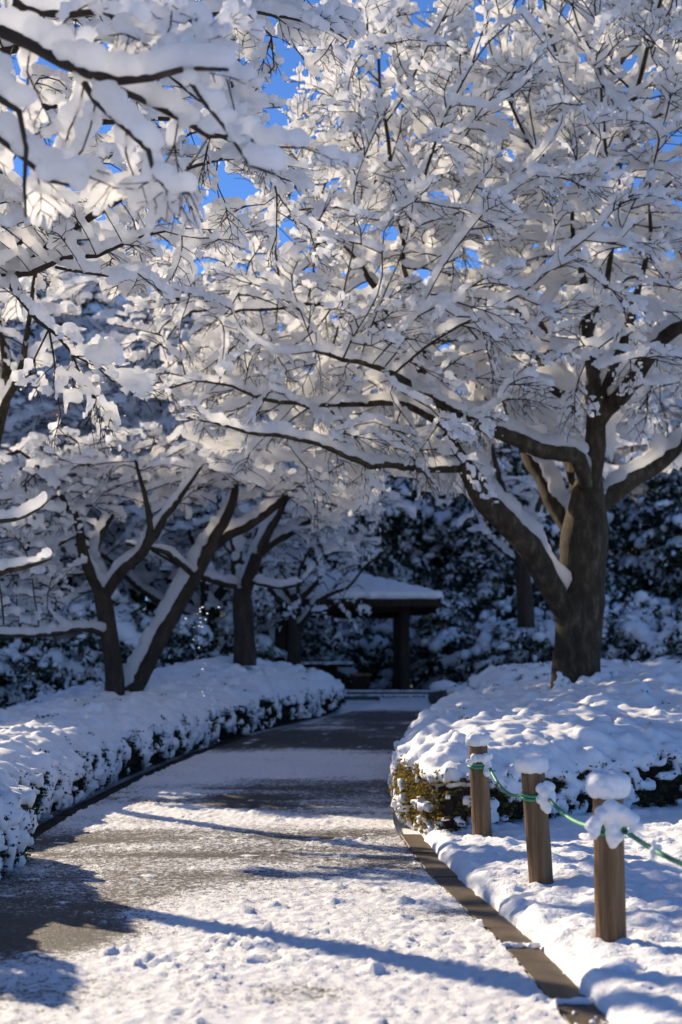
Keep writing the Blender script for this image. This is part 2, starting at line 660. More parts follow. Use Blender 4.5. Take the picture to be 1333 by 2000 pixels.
    for k, (a, b, ra, rb) in enumerate(templates):
        w = np.where(tsel == k)[0]
        if not len(w): continue
        def tf(q):
            X = q[None] * Ls[w][:, None, None]
            Y = pos[pick[w]][:, None, :] + X[..., 0:1] * f[w][:, None] + X[..., 1:2] * s[w][:, None] + X[..., 2:3] * u[w][:, None]
            Y[..., 2] -= 0.16 * (X[..., 0]**2 + X[..., 1]**2) / Ls[w][:, None]   # droop under load
            return Y.reshape(-1, 3)
        TA.append(tf(a)); TB.append(tf(b))
        Tra.append(np.tile(ra, len(w)) * twig_scale); Trb.append(np.tile(rb, len(w)) * twig_scale)
    if TA:
        TA = np.concatenate(TA); TB = np.concatenate(TB); Tra = np.concatenate(Tra); Trb = np.concatenate(Trb)
        V, Q = prisms(TA, TB, Tra, Trb)
        obj('twigs', mesh_np('twigs', V, Q, True), twig, root, 'stuff')
        P, R = snow_on_segments(TA, TB, Tra, rg, sp, snow[0], snow[1], cover, 1.08, 0.3, 0.13, 5.0, 0.96)
        gsnowP.append(P); gsnowR.append(R)
    A_ = np.concatenate(LA); B_ = np.concatenate(LB); R_ = np.concatenate(LR)
    P, R = snow_on_segments(A_, B_, R_, rg, sp * 0.7, lsnow or snow[0] * 0.95, snow[1], 0.98, 1.05, 0.5, 0.11, 2.2, 0.88)
    gsnowP.append(P); gsnowR.append(R)
    P = np.concatenate(gsnowP); R = np.maximum(np.concatenate(gsnowR), voxel * 0.8)
    if split is None:
        me = snow_mesh('snow_cover', P, R, voxel, snow_rough, 16.0)
        obj('snow_cover', me, smat, root, 'stuff')
    else:                                      # the far side of a deep crown is meshed more coarsely
        far = P[:, 1] + base[1] > split[0]
        me = snow_mesh('snow_cover', P[~far], R[~far], voxel, snow_rough, 16.0)
        obj('snow_cover', me, smat, root, 'stuff')
        m2_ = snow_mesh('snow_cover', P[far], np.maximum(R[far], split[1] * 0.8), split[1], snow_rough, 16.0)
        obj('snow_cover', m2_, smat, root, 'stuff')
    print('TREE', name, 'nodes', n, 'sprays', len(pick), 'twigsegs', len(TA), 'snowpts', len(P), 'snowtris~', len(me.loops) - 2 * len(me.polygons), 't', round(time.time() - T0, 1))
    return root

TPL = spray_templates(10, np.random.default_rng(5))
TPL_S = spray_templates(6, np.random.default_rng(6), 0.75)

def px_limb(rows):
    """rows of (px, py, depth, radius) -> world (x,y,z,r)"""
    return [tuple(at(a, b, d)) + (r,) for a, b, d, r in rows]

def in_poly(P, poly):
    x, y = P[:, 0], P[:, 1]
    c = np.zeros(len(P), bool)
    n = len(poly)
    for i in range(n):
        x0, y0 = poly[i]; x1, y1 = poly[(i + 1) % n]
        cond = ((y0 > y) != (y1 > y))
        with np.errstate(divide='ignore', invalid='ignore'):
            xi = (x1 - x0) * (y - y0) / (y1 - y0 + 1e-12) + x0
        c ^= cond & (x < xi)
    return c
def poly_dist(P, poly):
    """positive inside"""
    d = np.full(len(P), 1e9)
    n = len(poly)
    for i in range(n):
        a = np.array(poly[i], float); b = np.array(poly[(i + 1) % n], float)
        ab = b - a
        t = np.clip(((P - a) @ ab) / (ab @ ab), 0, 1)
        q = a + t[:, None] * ab
        d = np.minimum(d, np.linalg.norm(P - q, axis=1))
    return np.where(in_poly(P, poly), d, -d)

def crown_pts(n, outline, ymid, half, rg, shell=0.6):
    """points in a crown: outline polygon in (x,z), depth half-thickness shrinking to the outline"""
    o = np.array(outline, float)
    lo, hi = o.min(0), o.max(0)
    out = []
    tot = 0
    while tot < n:
        q = rg.uniform(lo, hi, (n * 2, 2))
        dd = poly_dist(q, outline)
        k = dd > 0
        q, dd = q[k], dd[k]
        h = half * np.sqrt(np.clip(1 - (1 - np.clip(dd / 2.6, 0, 1))**2, 0.03, 1))
        v = rg.uniform(-1, 1, len(q))
        v = np.sign(v) * np.abs(v) ** shell
        out.append(np.c_[q[:, 0], ymid + v * h, q[:, 1]])
        tot += len(q)
    return np.concatenate(out)[:n]
# ------------------------------------------------------------------ ground, path, lawn
PL = np.array([(-2.6, 1), (-2.6, 8), (-2.62, 11), (-2.72, 14.1), (-2.44, 18.5), (-1.57, 23.4), (-.62, 26), (.25, 28.6), (.8, 31), (.9, 34.2)], float)
PR = np.array([(1.02, 1), (.98, 5), (.95, 6.3), (.87, 7.9), (.65, 10.5), (.55, 12.4), (.52, 14.5), (.75, 18), (1.4, 22), (2.3, 26), (2.9, 28.6), (3.3, 31), (3.4, 34.2)], float)
def smooth_line(P):
    q = catmull(np.c_[P, np.zeros(len(P))], 0.25)
    return q[:, :2]
PLs, PRs = smooth_line(PL), smooth_line(PR)
def path_l(y): return np.interp(y, PLs[:, 1], PLs[:, 0])
def path_r(y): return np.interp(y, PRs[:, 1], PRs[:, 0])

def grid_mesh(name, X, Y, Z):
    r, c = X.shape
    V = np.stack([X, Y, Z], -1).reshape(-1, 3)
    i = np.arange(r - 1)[:, None] * c + np.arange(c - 1)[None]
    Q = np.stack([i, i + 1, i + c + 1, i + c], -1).reshape(-1, 4)
    return mesh_np(name, V, Q)

gx = np.concatenate([np.linspace(-400, -22, 20), np.linspace(-20, 20, 61), np.linspace(22, 400, 20)])
gy = np.concatenate([np.linspace(-60, -4, 10), np.linspace(-3, 60, 90), np.linspace(64, 600, 24)])
GX, GY = np.meshgrid(gx, gy)
GZ = terrain(GX, GY) - 0.06 + (fbm(np.c_[GX.ravel(), GY.ravel()], 0.4, 3, 8).reshape(GX.shape) - 0.5) * 0.04
obj('ground', grid_mesh('ground', GX, GY, GZ), M_SNOW, None, 'structure')

# path: asphalt with a thin patchy snow layer ('cover' = how much snow lies there)
m, nt, out = new_mat('path_surface')
tc = N(nt, 'ShaderNodeTexCoord')
atn = N(nt, 'ShaderNodeAttribute', attribute_name='cover')
nf = N(nt, 'ShaderNodeTexNoise', Scale=38.0, Detail=5.0, Roughness=0.75)
nm = N(nt, 'ShaderNodeTexNoise', Scale=14.0, Detail=3.0)
nt.links.new(tc.outputs['Object'], nf.inputs['Vector'])
nt.links.new(tc.outputs['Object'], nm.inputs['Vector'])
ng = N(nt, 'ShaderNodeTexNoise', Scale=130.0, Detail=2.0)
nt.links.new(tc.outputs['Object'], ng.inputs['Vector'])
a1 = N(nt, 'ShaderNodeMath', operation='MULTIPLY_ADD'); a1.inputs[1].default_value = 1.5
nt.links.new(nf.outputs['Fac'], a1.inputs[0]); nt.links.new(atn.outputs['Fac'], a1.inputs[2])
a0 = N(nt, 'ShaderNodeMath', operation='MULTIPLY_ADD'); a0.inputs[1].default_value = 0.9
nt.links.new(ng.outputs['Fac'], a0.inputs[0]); nt.links.new(a1.outputs[0], a0.inputs[2])
a2 = N(nt, 'ShaderNodeMath', operation='MULTIPLY_ADD'); a2.inputs[1].default_value = 0.6
nt.links.new(nm.outputs['Fac'], a2.inputs[0]); nt.links.new(a0.outputs[0], a2.inputs[2])
mr = N(nt, 'ShaderNodeMapRange'); mr.inputs['From Min'].default_value = 1.90; mr.inputs['From Max'].default_value = 2.15
nt.links.new(a2.outputs[0], mr.inputs['Value'])
asp = ramp(nt, [(0.35, (0.012, 0.009, 0.0075)), (0.65, (0.05, 0.035, 0.025))])
nt.links.new(nf.outputs['Fac'], asp.inputs[0])
mxc = N(nt, 'ShaderNodeMix', data_type='RGBA')
nt.links.new(mr.outputs[0], mxc.inputs[0]); nt.links.new(asp.outputs[0], mxc.inputs[6])
mxc.inputs[7].default_value = (0.82, 0.82, 0.825, 1)
rr = N(nt, 'ShaderNodeMapRange'); rr.inputs['To Min'].default_value = 0.5; rr.inputs['To Max'].default_value = 0.6
nt.links.new(mr.outputs[0], rr.inputs['Value'])
bp = N(nt, 'ShaderNodeBump', Strength=0.6, Distance=0.012)
nt.links.new(a2.outputs[0], bp.inputs['Height'])
p = N(nt, 'ShaderNodeBsdfPrincipled')
p.inputs['Specular IOR Level'].default_value = 0.3
nt.links.new(mxc.outputs[2], p.inputs['Base Color']); nt.links.new(rr.outputs[0], p.inputs['Roughness'])
nt.links.new(bp.outputs[0], p.inputs['Normal']); nt.links.new(p.outputs[0], out.inputs['Surface'])
M_PATH = m

ys = np.concatenate([np.arange(1.2, 5, 0.12), np.arange(5, 13, 0.026), np.arange(13, 20, 0.06), np.arange(20, 34.3, 0.2)])
us = np.linspace(0, 1, 140)
Yp = np.repeat(ys[:, None], len(us), 1)
L_, R__ = path_l(ys)[:, None], path_r(ys)[:, None]
Xp = L_ + (R__ - L_) * us[None]
XY = np.c_[Xp.ravel(), Yp.ravel()]
x, y = XY[:, 0], XY[:, 1]
big = fbm(np.c_[x * 0.7, y * 1.1], 0.9, 4, 41)
peb0 = np.abs(fbm(XY, 20.0, 3, 51) - 0.5) * 2
streak = fbm(np.c_[x * 0.6, y * 1.6], 1.6, 3, 43)
cov = np.full(len(x), 0.77)
cov += 0.28 * (1 - sstep(7.5, 9.5, y)) * sstep(-1.6, -0.6, x)                        # thick pebbly snow close by
cov -= 0.40 * sstep(7.3, 8.2, y) * (1 - sstep(12.8, 14, y)) * (1 - sstep(-1.6, -0.9, x))   # bare strip along the left hedge
cov -= 0.15 * sstep(8.8, 10.3, y) * (1 - sstep(13.2, 14.4, y)) * sstep(-1.5, -1.0, x)     # thin speckled middle
cov -= 0.42 * sstep(15.0, 15.6, y) * (1 - sstep(17.6, 18.6, y)) * sstep(-1.9, -1.0, x)
cov -= 0.44 * sstep(21.0, 22.2, y) * (1 - sstep(28.2, 29.0, y))
cov += 0.2 * sstep(29, 30, y)
cov -= 0.35 * np.exp(-(((x + 0.15) / 0.35)**2 + ((y - 6.75) / 0.28)**2))
cov += (big - 0.5) * 0.75 + (streak - 0.5) * 0.5 - 0.10 * (1 - sstep(0.1, 0.45, peb0))
edge = np.minimum((Xp - L_).ravel(), (R__ - Xp).ravel())
cov = np.clip(cov, 0, 1.15)
peb = np.abs(fbm(XY, 20.0, 3, 51) - 0.5) * 2
lump = sstep(0.66, 0.80, fbm(np.c_[x, y * 1.2], 5.0, 4, 57, 0.62))
h = np.clip(cov - 0.35, 0, 1) * (0.06 * peb + 0.012 * np.abs(fbm(XY, 8.0, 2, 52) - 0.5) + 0.006) + lump * 0.035 * np.clip(cov, 0.25, 1)
cov = np.maximum(cov, lump * 0.85)
Zp = terrain(x, y) + h
me = grid_mesh('path', Xp, Yp, Zp.reshape(Xp.shape))
a = me.attributes.new('cover', 'FLOAT', 'POINT')
a.data.foreach_set('value', cov.astype(np.float32))
obj('path', me, M_PATH, None, 'structure')

# kerb stones along both edges of the path
m, nt, out = new_mat('kerb_stone')
tc = N(nt, 'ShaderNodeTexCoord')
n1 = N(nt, 'ShaderNodeTexNoise', Scale=75.0, Detail=4.0, Roughness=0.7); n2 = N(nt, 'ShaderNodeTexNoise', Scale=5.0, Detail=5.0)
for q in (n1, n2): nt.links.new(tc.outputs['Object'], q.inputs['Vector'])
r1 = ramp(nt, [(0.35, (0.03, 0.02, 0.011)), (0.65, (0.17, 0.115, 0.062))])
nt.links.new(n1.outputs['Fac'], r1.inputs[0])
r2 = ramp(nt, [(0.35, (0.45, 0.42, 0.4)), (0.65, (1, 1, 1))])
nt.links.new(n2.outputs['Fac'], r2.inputs[0])
mx = N(nt, 'ShaderNodeMix', data_type='RGBA', blend_type='MULTIPLY'); mx.inputs[0].default_value = 1
nt.links.new(r1.outputs[0], mx.inputs[6]); nt.links.new(r2.outputs[0], mx.inputs[7])
bp = N(nt, 'ShaderNodeBump', Strength=0.5, Distance=0.004)
nt.links.new(n1.outputs['Fac'], bp.inputs['Height'])
p = N(nt, 'ShaderNodeBsdfPrincipled', Roughness=0.6)
nt.links.new(mx.outputs[2], p.inputs['Base Color']); nt.links.new(bp.outputs[0], p.inputs['Normal']); nt.links.new(p.outputs[0], out.inputs['Surface'])
M_KERB = m

M_KERB_WET_SHADE = bark_mat('wet_shaded_kerb', (0.012, 0.010, 0.008), (0.025, 0.02, 0.016), (0.05, 0.04, 0.03), 8.0, 0.3, 1.0)  # wet soil tone, darkened further to hold the hedge's shade in the colour
def kerb(root, xfun, joints, off, w, mat=None):
    for a_, b_ in zip(joints[:-1], joints[1:]):
        yy = np.linspace(a_ + 0.012, b_ - 0.012, 7)
        xc = xfun(yy) + off
        V = []
        jt = rng.normal(0, 0.004)
        for k, (xx, y_) in enumerate(zip(xc, yy)):
            z = float(terrain(xx, y_)) + 0.004 + jt
            V += [(xx - w / 2, y_, z - 0.12), (xx - w / 2, y_, z - 0.006), (xx - w / 2 + 0.008, y_, z), (xx + w / 2 - 0.008, y_, z), (xx + w / 2, y_, z - 0.006), (xx + w / 2, y_, z - 0.12)]
        Q = []
        for k in range(6):
            for j in range(5):
                Q.append((k * 6 + j, k * 6 + j + 1, (k + 1) * 6 + j + 1, (k + 1) * 6 + j))
        Q += [(0, 1, 2, 3), (0, 3, 4, 5)]
        e = 36
        Q += [(e + 3, e + 2, e + 1, e), (e + 5, e + 4, e + 3, e)]
        obj('kerb_stone', mesh_np('kerb_stone', np.array(V), np.array(Q), False), mat or M_KERB, root)
kr = thing('kerb', 'brown stone kerb laid bare of snow beside the rope posts', 'kerb', (0, 0, 0))
kerb(kr, path_r, [2.7, 4.0, 5.3, 6.6, 7.9, 9.2, 10.5, 11.8, 13.1], 0.107, 0.19)
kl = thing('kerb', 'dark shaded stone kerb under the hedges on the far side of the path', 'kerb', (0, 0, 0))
kerb(kl, path_l, [3.0 + 1.3 * k for k in range(17)], -0.1, 0.18, M_KERB_WET_SHADE)

# snowy lawn right of the kerb
ys = np.concatenate([np.arange(1.2, 5, 0.08), np.arange(5, 12, 0.028), np.arange(12, 16.2, 0.05)])
wx = np.concatenate([np.linspace(0, 0.12, 7), 0.12 + np.cumsum(np.concatenate([np.full(95, 0.028), np.linspace(0.03, 0.35, 22)]))])
Yl = np.repeat(ys[:, None], len(wx), 1)
rag = (fbm(np.c_[ys, ys * 0], 4.5, 4, 61) - 0.5) * 0.12
e0 = path_r(ys) + 0.19 + rag
Xl = e0[:, None] + wx[None]
XY = np.c_[Xl.ravel(), Yl.ravel()]
wq = np.tile(wx, len(ys))
n1 = fbm(XY, 1.6, 3, 63); n2 = np.abs(fbm(XY, 4.5, 4, 65) - 0.5) * 2; n3 = np.abs(fbm(XY, 9, 3, 67) - 0.5) * 2
Zl = terrain(XY[:, 0], XY[:, 1]) + (0.055 + 0.055 * (n1 - 0.3) + 0.075 * n2 + 0.03 * n3 + 0.014 * fbm(XY, 26, 2, 69)) * np.sqrt(np.clip(wq / 0.11, 0, 1)) - 0.025 * (wq < 1e-6)
obj('lawn', grid_mesh('lawn', Xl, Yl, Zl.reshape(Xl.shape)), M_SNOW, None, 'structure')
def lawn_z(x, y):
    XY = np.array([[x, y]]); 
    n1 = fbm(XY, 1.6, 3, 63)[0]; n2 = abs(fbm(XY, 4.5, 4, 65)[0] - 0.5) * 2; n3 = abs(fbm(XY, 9, 3, 67)[0] - 0.5) * 2
    return float(terrain(x, y)) + 0.055 + 0.055 * (n1 - 0.3) + 0.075 * n2 + 0.03 * n3

# snow lying in two of the kerb joints
P, R = [], []
for yj in (6.6, 7.9):
    for k in range(14):
        P.append((path_r(yj) + 0.0 + 0.2 * k / 13, yj + rng.normal(0, 0.012), 0.008)); R.append(rng.uniform(0.015, 0.024))
for k in range(26):
    P.append((path_r(6.2) + rng.uniform(0.03, 0.2), rng.uniform(6.0, 6.45), 0.003)); R.append(rng.uniform(0.008, 0.017))
obj('kerb_snow', snow_mesh('kerb_snow', P, R, 0.012, 0.003, 30), M_SNOW, None, 'structure')

# ------------------------------------------------------------------ hedges
def leaf_quads(P, size, rg, flat=0.0):
    n = len(P)
    a = nrm(rg.normal(0, 1, (n, 3)))
    b = rg.normal(0, 1, (n, 3)); b[:, 2] *= (1 - flat)
    b = nrm(b - a * np.sum(a * b, 1)[:, None])
    s = size[:, None]
    c = np.cross(a, b)
    V = np.stack([P - a * s, P + b * s * 0.45 + c * s * 0.15, P + a * s, P - b * s * 0.45 + c * s * 0.15], 1).reshape(-1, 3)
    Q = np.arange(n)[:, None] * 4 + np.arange(4)[None]
    return V, Q

def hedge(name, label, poly, extra, rg, hh=0.75, top_sp=0.08, voxel=0.045, face_cover=0.5, leaf=None, nleaf=30000, leafsize=0.02,
          warm=None, face_sel=None, group=None, topR=0.075, cat='hedge', lump=0.16, face_amp=1.0):
    poly = [tuple(p) for p in poly]
    P = np.array(poly)
    cen = P.mean(0)
    root = thing(name, label, cat, (cen[0], cen[1], float(terrain(0, cen[1]))), group)
    base = np.array(root.location)
    lo, hi = P.min(0), P.max(0)
    def H(q, dd):
        return terrain(q[:, 0], q[:, 1]) + hh - 0.16 * (1 - sstep(0.0, 0.32, dd)) - 0.05 * (1 - sstep(0, 0.7, dd)) + extra(q, dd) + (fbm(q, 1.1, 3, 71) - 0.5) * 0.16 + np.abs(fbm(q, 3.6, 3, 73) - 0.5) * 2 * lump + np.abs(fbm(q, 8.0, 2, 74) - 0.5) * lump * 0.8
    nx = int((hi[0] - lo[0]) / top_sp); ny = int((hi[1] - lo[1]) / top_sp)
    q = np.stack(np.meshgrid(np.linspace(lo[0], hi[0], nx), np.linspace(lo[1], hi[1], ny)), -1).reshape(-1, 2)
    q = q + rg.normal(0, top_sp * 0.3, q.shape)
    dd = poly_dist(q, poly)
    k = dd > 0.02
    q, dd = q[k], dd[k]
    z = H(q, dd)
    n = fbm(q, 5.0, 2, 75)
    R = topR * (0.75 + 0.8 * n)
    SP = [np.c_[q, z - 0.35 * R]]; SR = [R]
    # faces
    per, cum = [], 0
    seg = np.roll(P, -1, 0) - P
    sl = np.linalg.norm(seg, axis=1)
    tot = sl.sum()
    def border(s):
        s = s % tot
        cs = np.cumsum(sl)
        i = np.searchsorted(cs, s, 'right')
        i = np.minimum(i, len(P) - 1)
        t = (s - (cs[i] - sl[i])) / sl[i]
        pt = P[i] + seg[i] * t[:, None]
        area = np.sum(P[:, 0] * np.roll(P[:, 1], -1) - np.roll(P[:, 0], -1) * P[:, 1])
        nn = np.c_[seg[i][:, 1], -seg[i][:, 0]] * np.sign(area)
        return pt, nrm(nn)
    nf = int(tot * hh / 0.0035)
    s = rg.uniform(0, tot, nf); v = rg.uniform(0.0, 1, nf)
    pt, nn = border(s)
    if face_sel is not None:
        k = face_sel(pt, nn)
        s, v, pt, nn = s[k], v[k], pt[k], nn[k]
    d_in = np.full(len(pt), 0.06)
    inner = pt - nn * 0.1
    top = H(inner, np.full(len(pt), 0.1)) - terrain(pt[:, 0], pt[:, 1])
    zrel = v * (top - 0.02)
    bulge = 0.07 * np.sin(np.clip(v, 0, 1) * math.pi) + (fbm(np.c_[s, zrel * 1.3], 2.2, 3, 77) - 0.5) * 0.22
    # rounded clumps of snow caught on the face, denser towards the top
    nc = int(len(pt) * 0.0035 / 0.0105)
    ci = rg.choice(len(pt), nc, replace=False)
    cl = fbm(np.c_[s[ci], zrel[ci] * 1.3, ci * 0.0], 3.0, 3, 79)
    kp = cl + 0.14 * (v[ci] - 0.5) > (1.0 - (face_cover(pt[ci], nn[ci]) if callable(face_cover) else face_cover))
    ci = ci[kp]
    rad_c = rg.uniform(0.015, 0.075, len(ci)) * (0.75 + 0.5 * v[ci])
    rep = 9
    cj = np.repeat(ci, rep); rj = np.repeat(rad_c, rep)
    off = nrm(rg.normal(0, 1, (len(cj), 3))) * (rj * rg.random(len(cj)) ** 0.5)[:, None]
    off[:, 2] *= 0.6
    fp = np.c_[pt[cj] + nn[cj] * (bulge[cj] + 0.01)[:, None], terrain(pt[cj, 0], pt[cj, 1]) + zrel[cj]] + off
    SP.append(fp); SR.append(np.maximum(0.022, rj * rg.uniform(0.4, 0.65, len(cj))) * face_amp)
    tb_ = v > 0.9
    SP.append(np.c_[pt[tb_] + nn[tb_] * (bulge[tb_] * 0.8)[:, None], terrain(pt[tb_, 0], pt[tb_, 1]) + zrel[tb_] - 0.02]); SR.append(rg.uniform(0.03, 0.06, tb_.sum()))
    Pn = np.concatenate(SP) - base; Rn = np.maximum(np.concatenate(SR), voxel * 0.78)
    me = snow_mesh('snow_cover', Pn, Rn, voxel, 0.012, 18.0)
    obj('snow_cover', me, M_HSNOW, root, 'stuff')
    # leaves in the face
    k = rg.integers(0, len(pt), nleaf)
    lp = np.c_[pt[k] + nn[k] * (bulge[k] - 0.01 + rg.normal(0, 0.03, nleaf))[:, None], terrain(pt[k, 0], pt[k, 1]) + zrel[k] * 0.97 + 0.02]
    lsz = rg.uniform(0.6, 1.25, nleaf) * leafsize
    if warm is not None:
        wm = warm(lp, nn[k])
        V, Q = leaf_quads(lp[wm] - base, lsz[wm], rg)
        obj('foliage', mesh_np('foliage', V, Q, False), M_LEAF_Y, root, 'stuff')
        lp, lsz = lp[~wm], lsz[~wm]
    V, Q = leaf_quads(lp - base, lsz, rg)
    obj('foliage', mesh_np('foliage', V, Q, False), leaf or M_LEAF_H, root, 'stuff')
    # small gaps in the blanket where leaf tips poke through
    kc = rg.choice(len(q), 90)
    kj = np.repeat(kc, 22)
    tp = np.c_[q[kj] + rg.normal(0, 0.035, (len(kj), 2)), z[kj] + 0.55 * R[kj] + rg.normal(0.0, 0.018, len(kj))]
    V, Q = leaf_quads(tp - base, rg.uniform(0.5, 1.0, len(kj)) * leafsize, rg)
    obj('foliage', mesh_np('foliage', V, Q, False), leaf or M_LEAF_H, root, 'stuff')
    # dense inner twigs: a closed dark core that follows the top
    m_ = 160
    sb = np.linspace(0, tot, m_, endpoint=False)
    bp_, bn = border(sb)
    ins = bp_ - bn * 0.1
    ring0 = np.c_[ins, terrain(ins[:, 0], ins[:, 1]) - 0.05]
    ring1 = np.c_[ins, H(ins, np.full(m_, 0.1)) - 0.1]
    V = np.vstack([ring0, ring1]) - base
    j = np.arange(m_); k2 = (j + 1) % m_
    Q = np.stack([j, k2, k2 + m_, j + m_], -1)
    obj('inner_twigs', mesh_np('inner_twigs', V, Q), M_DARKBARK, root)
    return root, H

HR_POLY = [(.98, 12.45), (1.6, 13.3), (2.4, 14.15), (3.6, 14.9), (5.5, 15.4), (6.8, 15.8), (7.4, 18), (7.4, 23), (6, 24.3), (3.2, 24.3), (2.0, 23.2), (1.35, 21), (.88, 18.3), (.68, 15.8), (.66, 13.9), (.78, 12.8)]
hr, H_R = hedge('hedge', 'snow-blanketed azalea hedge round the foot of the big maple, olive leaves showing', HR_POLY,
    lambda q, dd: 0.44 * sstep(0.1, 4.2, dd), rng, face_cover=lambda pt, nn: np.where((nn[:, 0] < -0.35) | (pt[:, 0] < 1.25), 0.51, 0.575), nleaf=40000, leafsize=0.021,
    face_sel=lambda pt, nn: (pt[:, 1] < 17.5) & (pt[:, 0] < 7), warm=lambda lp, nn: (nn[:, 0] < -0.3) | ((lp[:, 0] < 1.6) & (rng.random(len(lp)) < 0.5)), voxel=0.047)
HB_POLY = [(-3.2, 12.75)] + [(float(path_l(v)) - 0.3, v) for v in (13.4, 14.5, 16.5, 18.5, 20.5, 22.5, 24.5, 26.5, 28.2)] + [(0.0, 29.3), (-.6, 30), (-3, 30), (-5, 27), (-5.9, 22), (-6.3, 16), (-5.5, 12.9), (-4.2, 12.3)]
def ex_b(q, dd):
    return 0.40 * sstep(0.1, 2.2, dd) * sstep(17.5, 25, q[:, 1]) * sstep(-4.4, -2.2, q[:, 0]) - 0.24 * (1 - sstep(-5.6, -3.6, q[:, 0]))
hb, H_B = hedge('hedge', 'long snow-covered hedge mound curving along the path beneath the leaning trunks', HB_POLY, ex_b, rng, hh=0.64,
    face_cover=0.56, nleaf=26000, leafsize=0.026, face_sel=lambda pt, nn: (nn[:, 0] > -0.2) & (pt[:, 1] < 29.6), leaf=M_LEAF_D, voxel=0.055)
HA_POLY = [(-2.6, 6), (-2.58, 7), (-2.52, 9.5), (-2.45, 10.8), (-2.52, 11.5), (-2.95, 11.95), (-4.5, 11.8), (-4.6, 10), (-4.6, 6)]
ha, H_A = hedge('hedge', 'rounded end of the near snowy hedge at the edge of the path, dark beneath', HA_POLY,
    lambda q, dd: 0.06 * sstep(0, 1.0, dd), rng, hh=0.68, face_cover=0.62, nleaf=12000, leafsize=0.02, top_sp=0.09,
    face_sel=lambda pt, nn: (nn[:, 0] > -0.3) & (pt[:, 1] > 8.5), leaf=M_LEAF_D, voxel=0.048)
HC_POLY = [(2.35, 26.2), (2.7, 25.2), (4, 24.8), (9, 24.8), (9, 27.5), (3.2, 27.6)]
hc, H_C = hedge('hedge', 'low shaded hedge under snow seen behind the big maple trunk', HC_POLY,
    lambda q, dd: 0.12 * sstep(0, 1.2, dd), rng, hh=0.86, face_cover=0.6, nleaf=6000, leafsize=0.03, top_sp=0.12, topR=0.1, voxel=0.07,
    face_sel=lambda pt, nn: (pt[:, 1] < 26.5), leaf=M_LEAF_D)
print('hedges', round(time.time() - T0, 1))

# ------------------------------------------------------------------ rope posts
POSTS = [((1.40, 7.58), 0.0, 0.73), ((1.335, 9.69), -0.045, 0.73), ((1.19, 12.2), -0.03, 0.75), ((1.62, 5.5), 0.0, 0.73)]
PLABEL = ['nearest whole wooden rope post with a tall round cap of snow', 'wooden rope post with a blocky snow cap, the middle one of three', 'wooden rope post standing against the olive hedge corner', 'wooden rope post beyond the lower edge that holds the near rope end']
PCAP = [(0.122, 0.14, 0.0), (0.118, 0.125, -0.01), (0.108, 0.105, 0.0), (0.11, 0.1, 0)]
POST_INFO = []
for i, (((px_, py_), lean, hgt), lab) in enumerate(zip(POSTS, PLABEL)):
    bz = lawn_z(px_, py_)
    root = thing('rope_post', lab, 'post', (px_, py_, bz), 'rope posts along the lawn')
    g = Geo()
    r0 = 0.081
    zz = np.array([-0.15, 0.0, 0.2, 0.4, 0.6, hgt - 0.008, hgt])
    pts = np.c_[lean * zz / hgt, zz * 0, zz]
    rr = r0 * np.array([1.0, 1.0, 1.0, 0.99, 0.985, 0.98, 0.93])
    V, Q, T = sweep(pts, rr, 20, True, 0.05, 90 + i)
    V[-1, 2] = hgt + 0.001
    g.add(V, Q, T)
    o = obj('log', g.mesh('log'), M_POST, root)
    # snow cap
    cr, ch, cx = PCAP[i]
    P, R = [], []
    for k in range(260):
        a = rng.uniform(0, 2 * math.pi); d_ = math.sqrt(rng.random()) * (cr - 0.045)
        P.append((lean + cx + d_ * math.cos(a), d_ * math.sin(a), hgt + 0.038 + rng.random() * max(0.005, (ch - 0.075)) * (1 - 0.5 * (d_ / cr)**2))); R.append(0.045)
    obj('snow_cap', snow_mesh('snow_cap', P, R, 0.011, 0.006, 22.0), M_HSNOW, root)
    za = hgt * (0.775 if i else 0.77)
    # rope turn round the log
    ang = np.linspace(0, 2 * math.pi, 40)
    lx = lean * za / hgt
    for dz in (0.0, 0.022):
        ring = np.c_[lx + (r0 + 0.008) * np.cos(ang), (r0 + 0.008) * np.sin(ang), np.full(40, za + dz) + 0.01 * np.sin(ang)]
        V, Q, T = sweep(ring, np.full(40, 0.011), 6, False)
        obj('rope_turn', mesh_np('rope_turn', V, Q), None, root)
    # snow caught on the knot
    if i == 0:
        blobs = [(0, .115, .052), (-.045, .10, .04), (.05, .10, .04), (-.085, .06, .038), (-.10, .02, .036), (-.095, -.01, .028), (.0, .07, .045), (.01, .03, .042), (.0, -.01, .036), (.03, -.02, .03), (.0, -.045, .028), (.075, .07, .045), (.11, .065, .035), (.12, .04, .026), (.105, .005, .022)]
    elif i == 1:
        blobs = [(.03, .05, .04), (.07, .07, .04), (.10, .075, .035), (.06, .03, .045), (.04, 0, .04), (.06, -.02, .04), (.09, .02, .04), (.05, -.05, .035), (.075, -.055, .03)]
    else:
        blobs = [(-.085, .035, .026), (-.05, .06, .032), (0, .07, .036), (.05, .075, .034), (.09, .08, .026), (.055, .03, .032), (.06, -.01, .032), (.055, -.05, .028), (.03, .06, .03)]
    P, R = [], []
    for bx, bz_, br in blobs:
        for k in range(4):
            P.append((lx + bx + rng.normal(0, .008), -r0 - 0.012 + rng.normal(0, .012), za + bz_ + rng.normal(0, .008))); R.append(br * rng.uniform(.75, 1.0))
    obj('knot_snow', snow_mesh('knot_snow', P, R, 0.010, 0.006, 24.0), M_HSNOW, root)
    POST_INFO.append((px_ + lx, py_, bz + za))

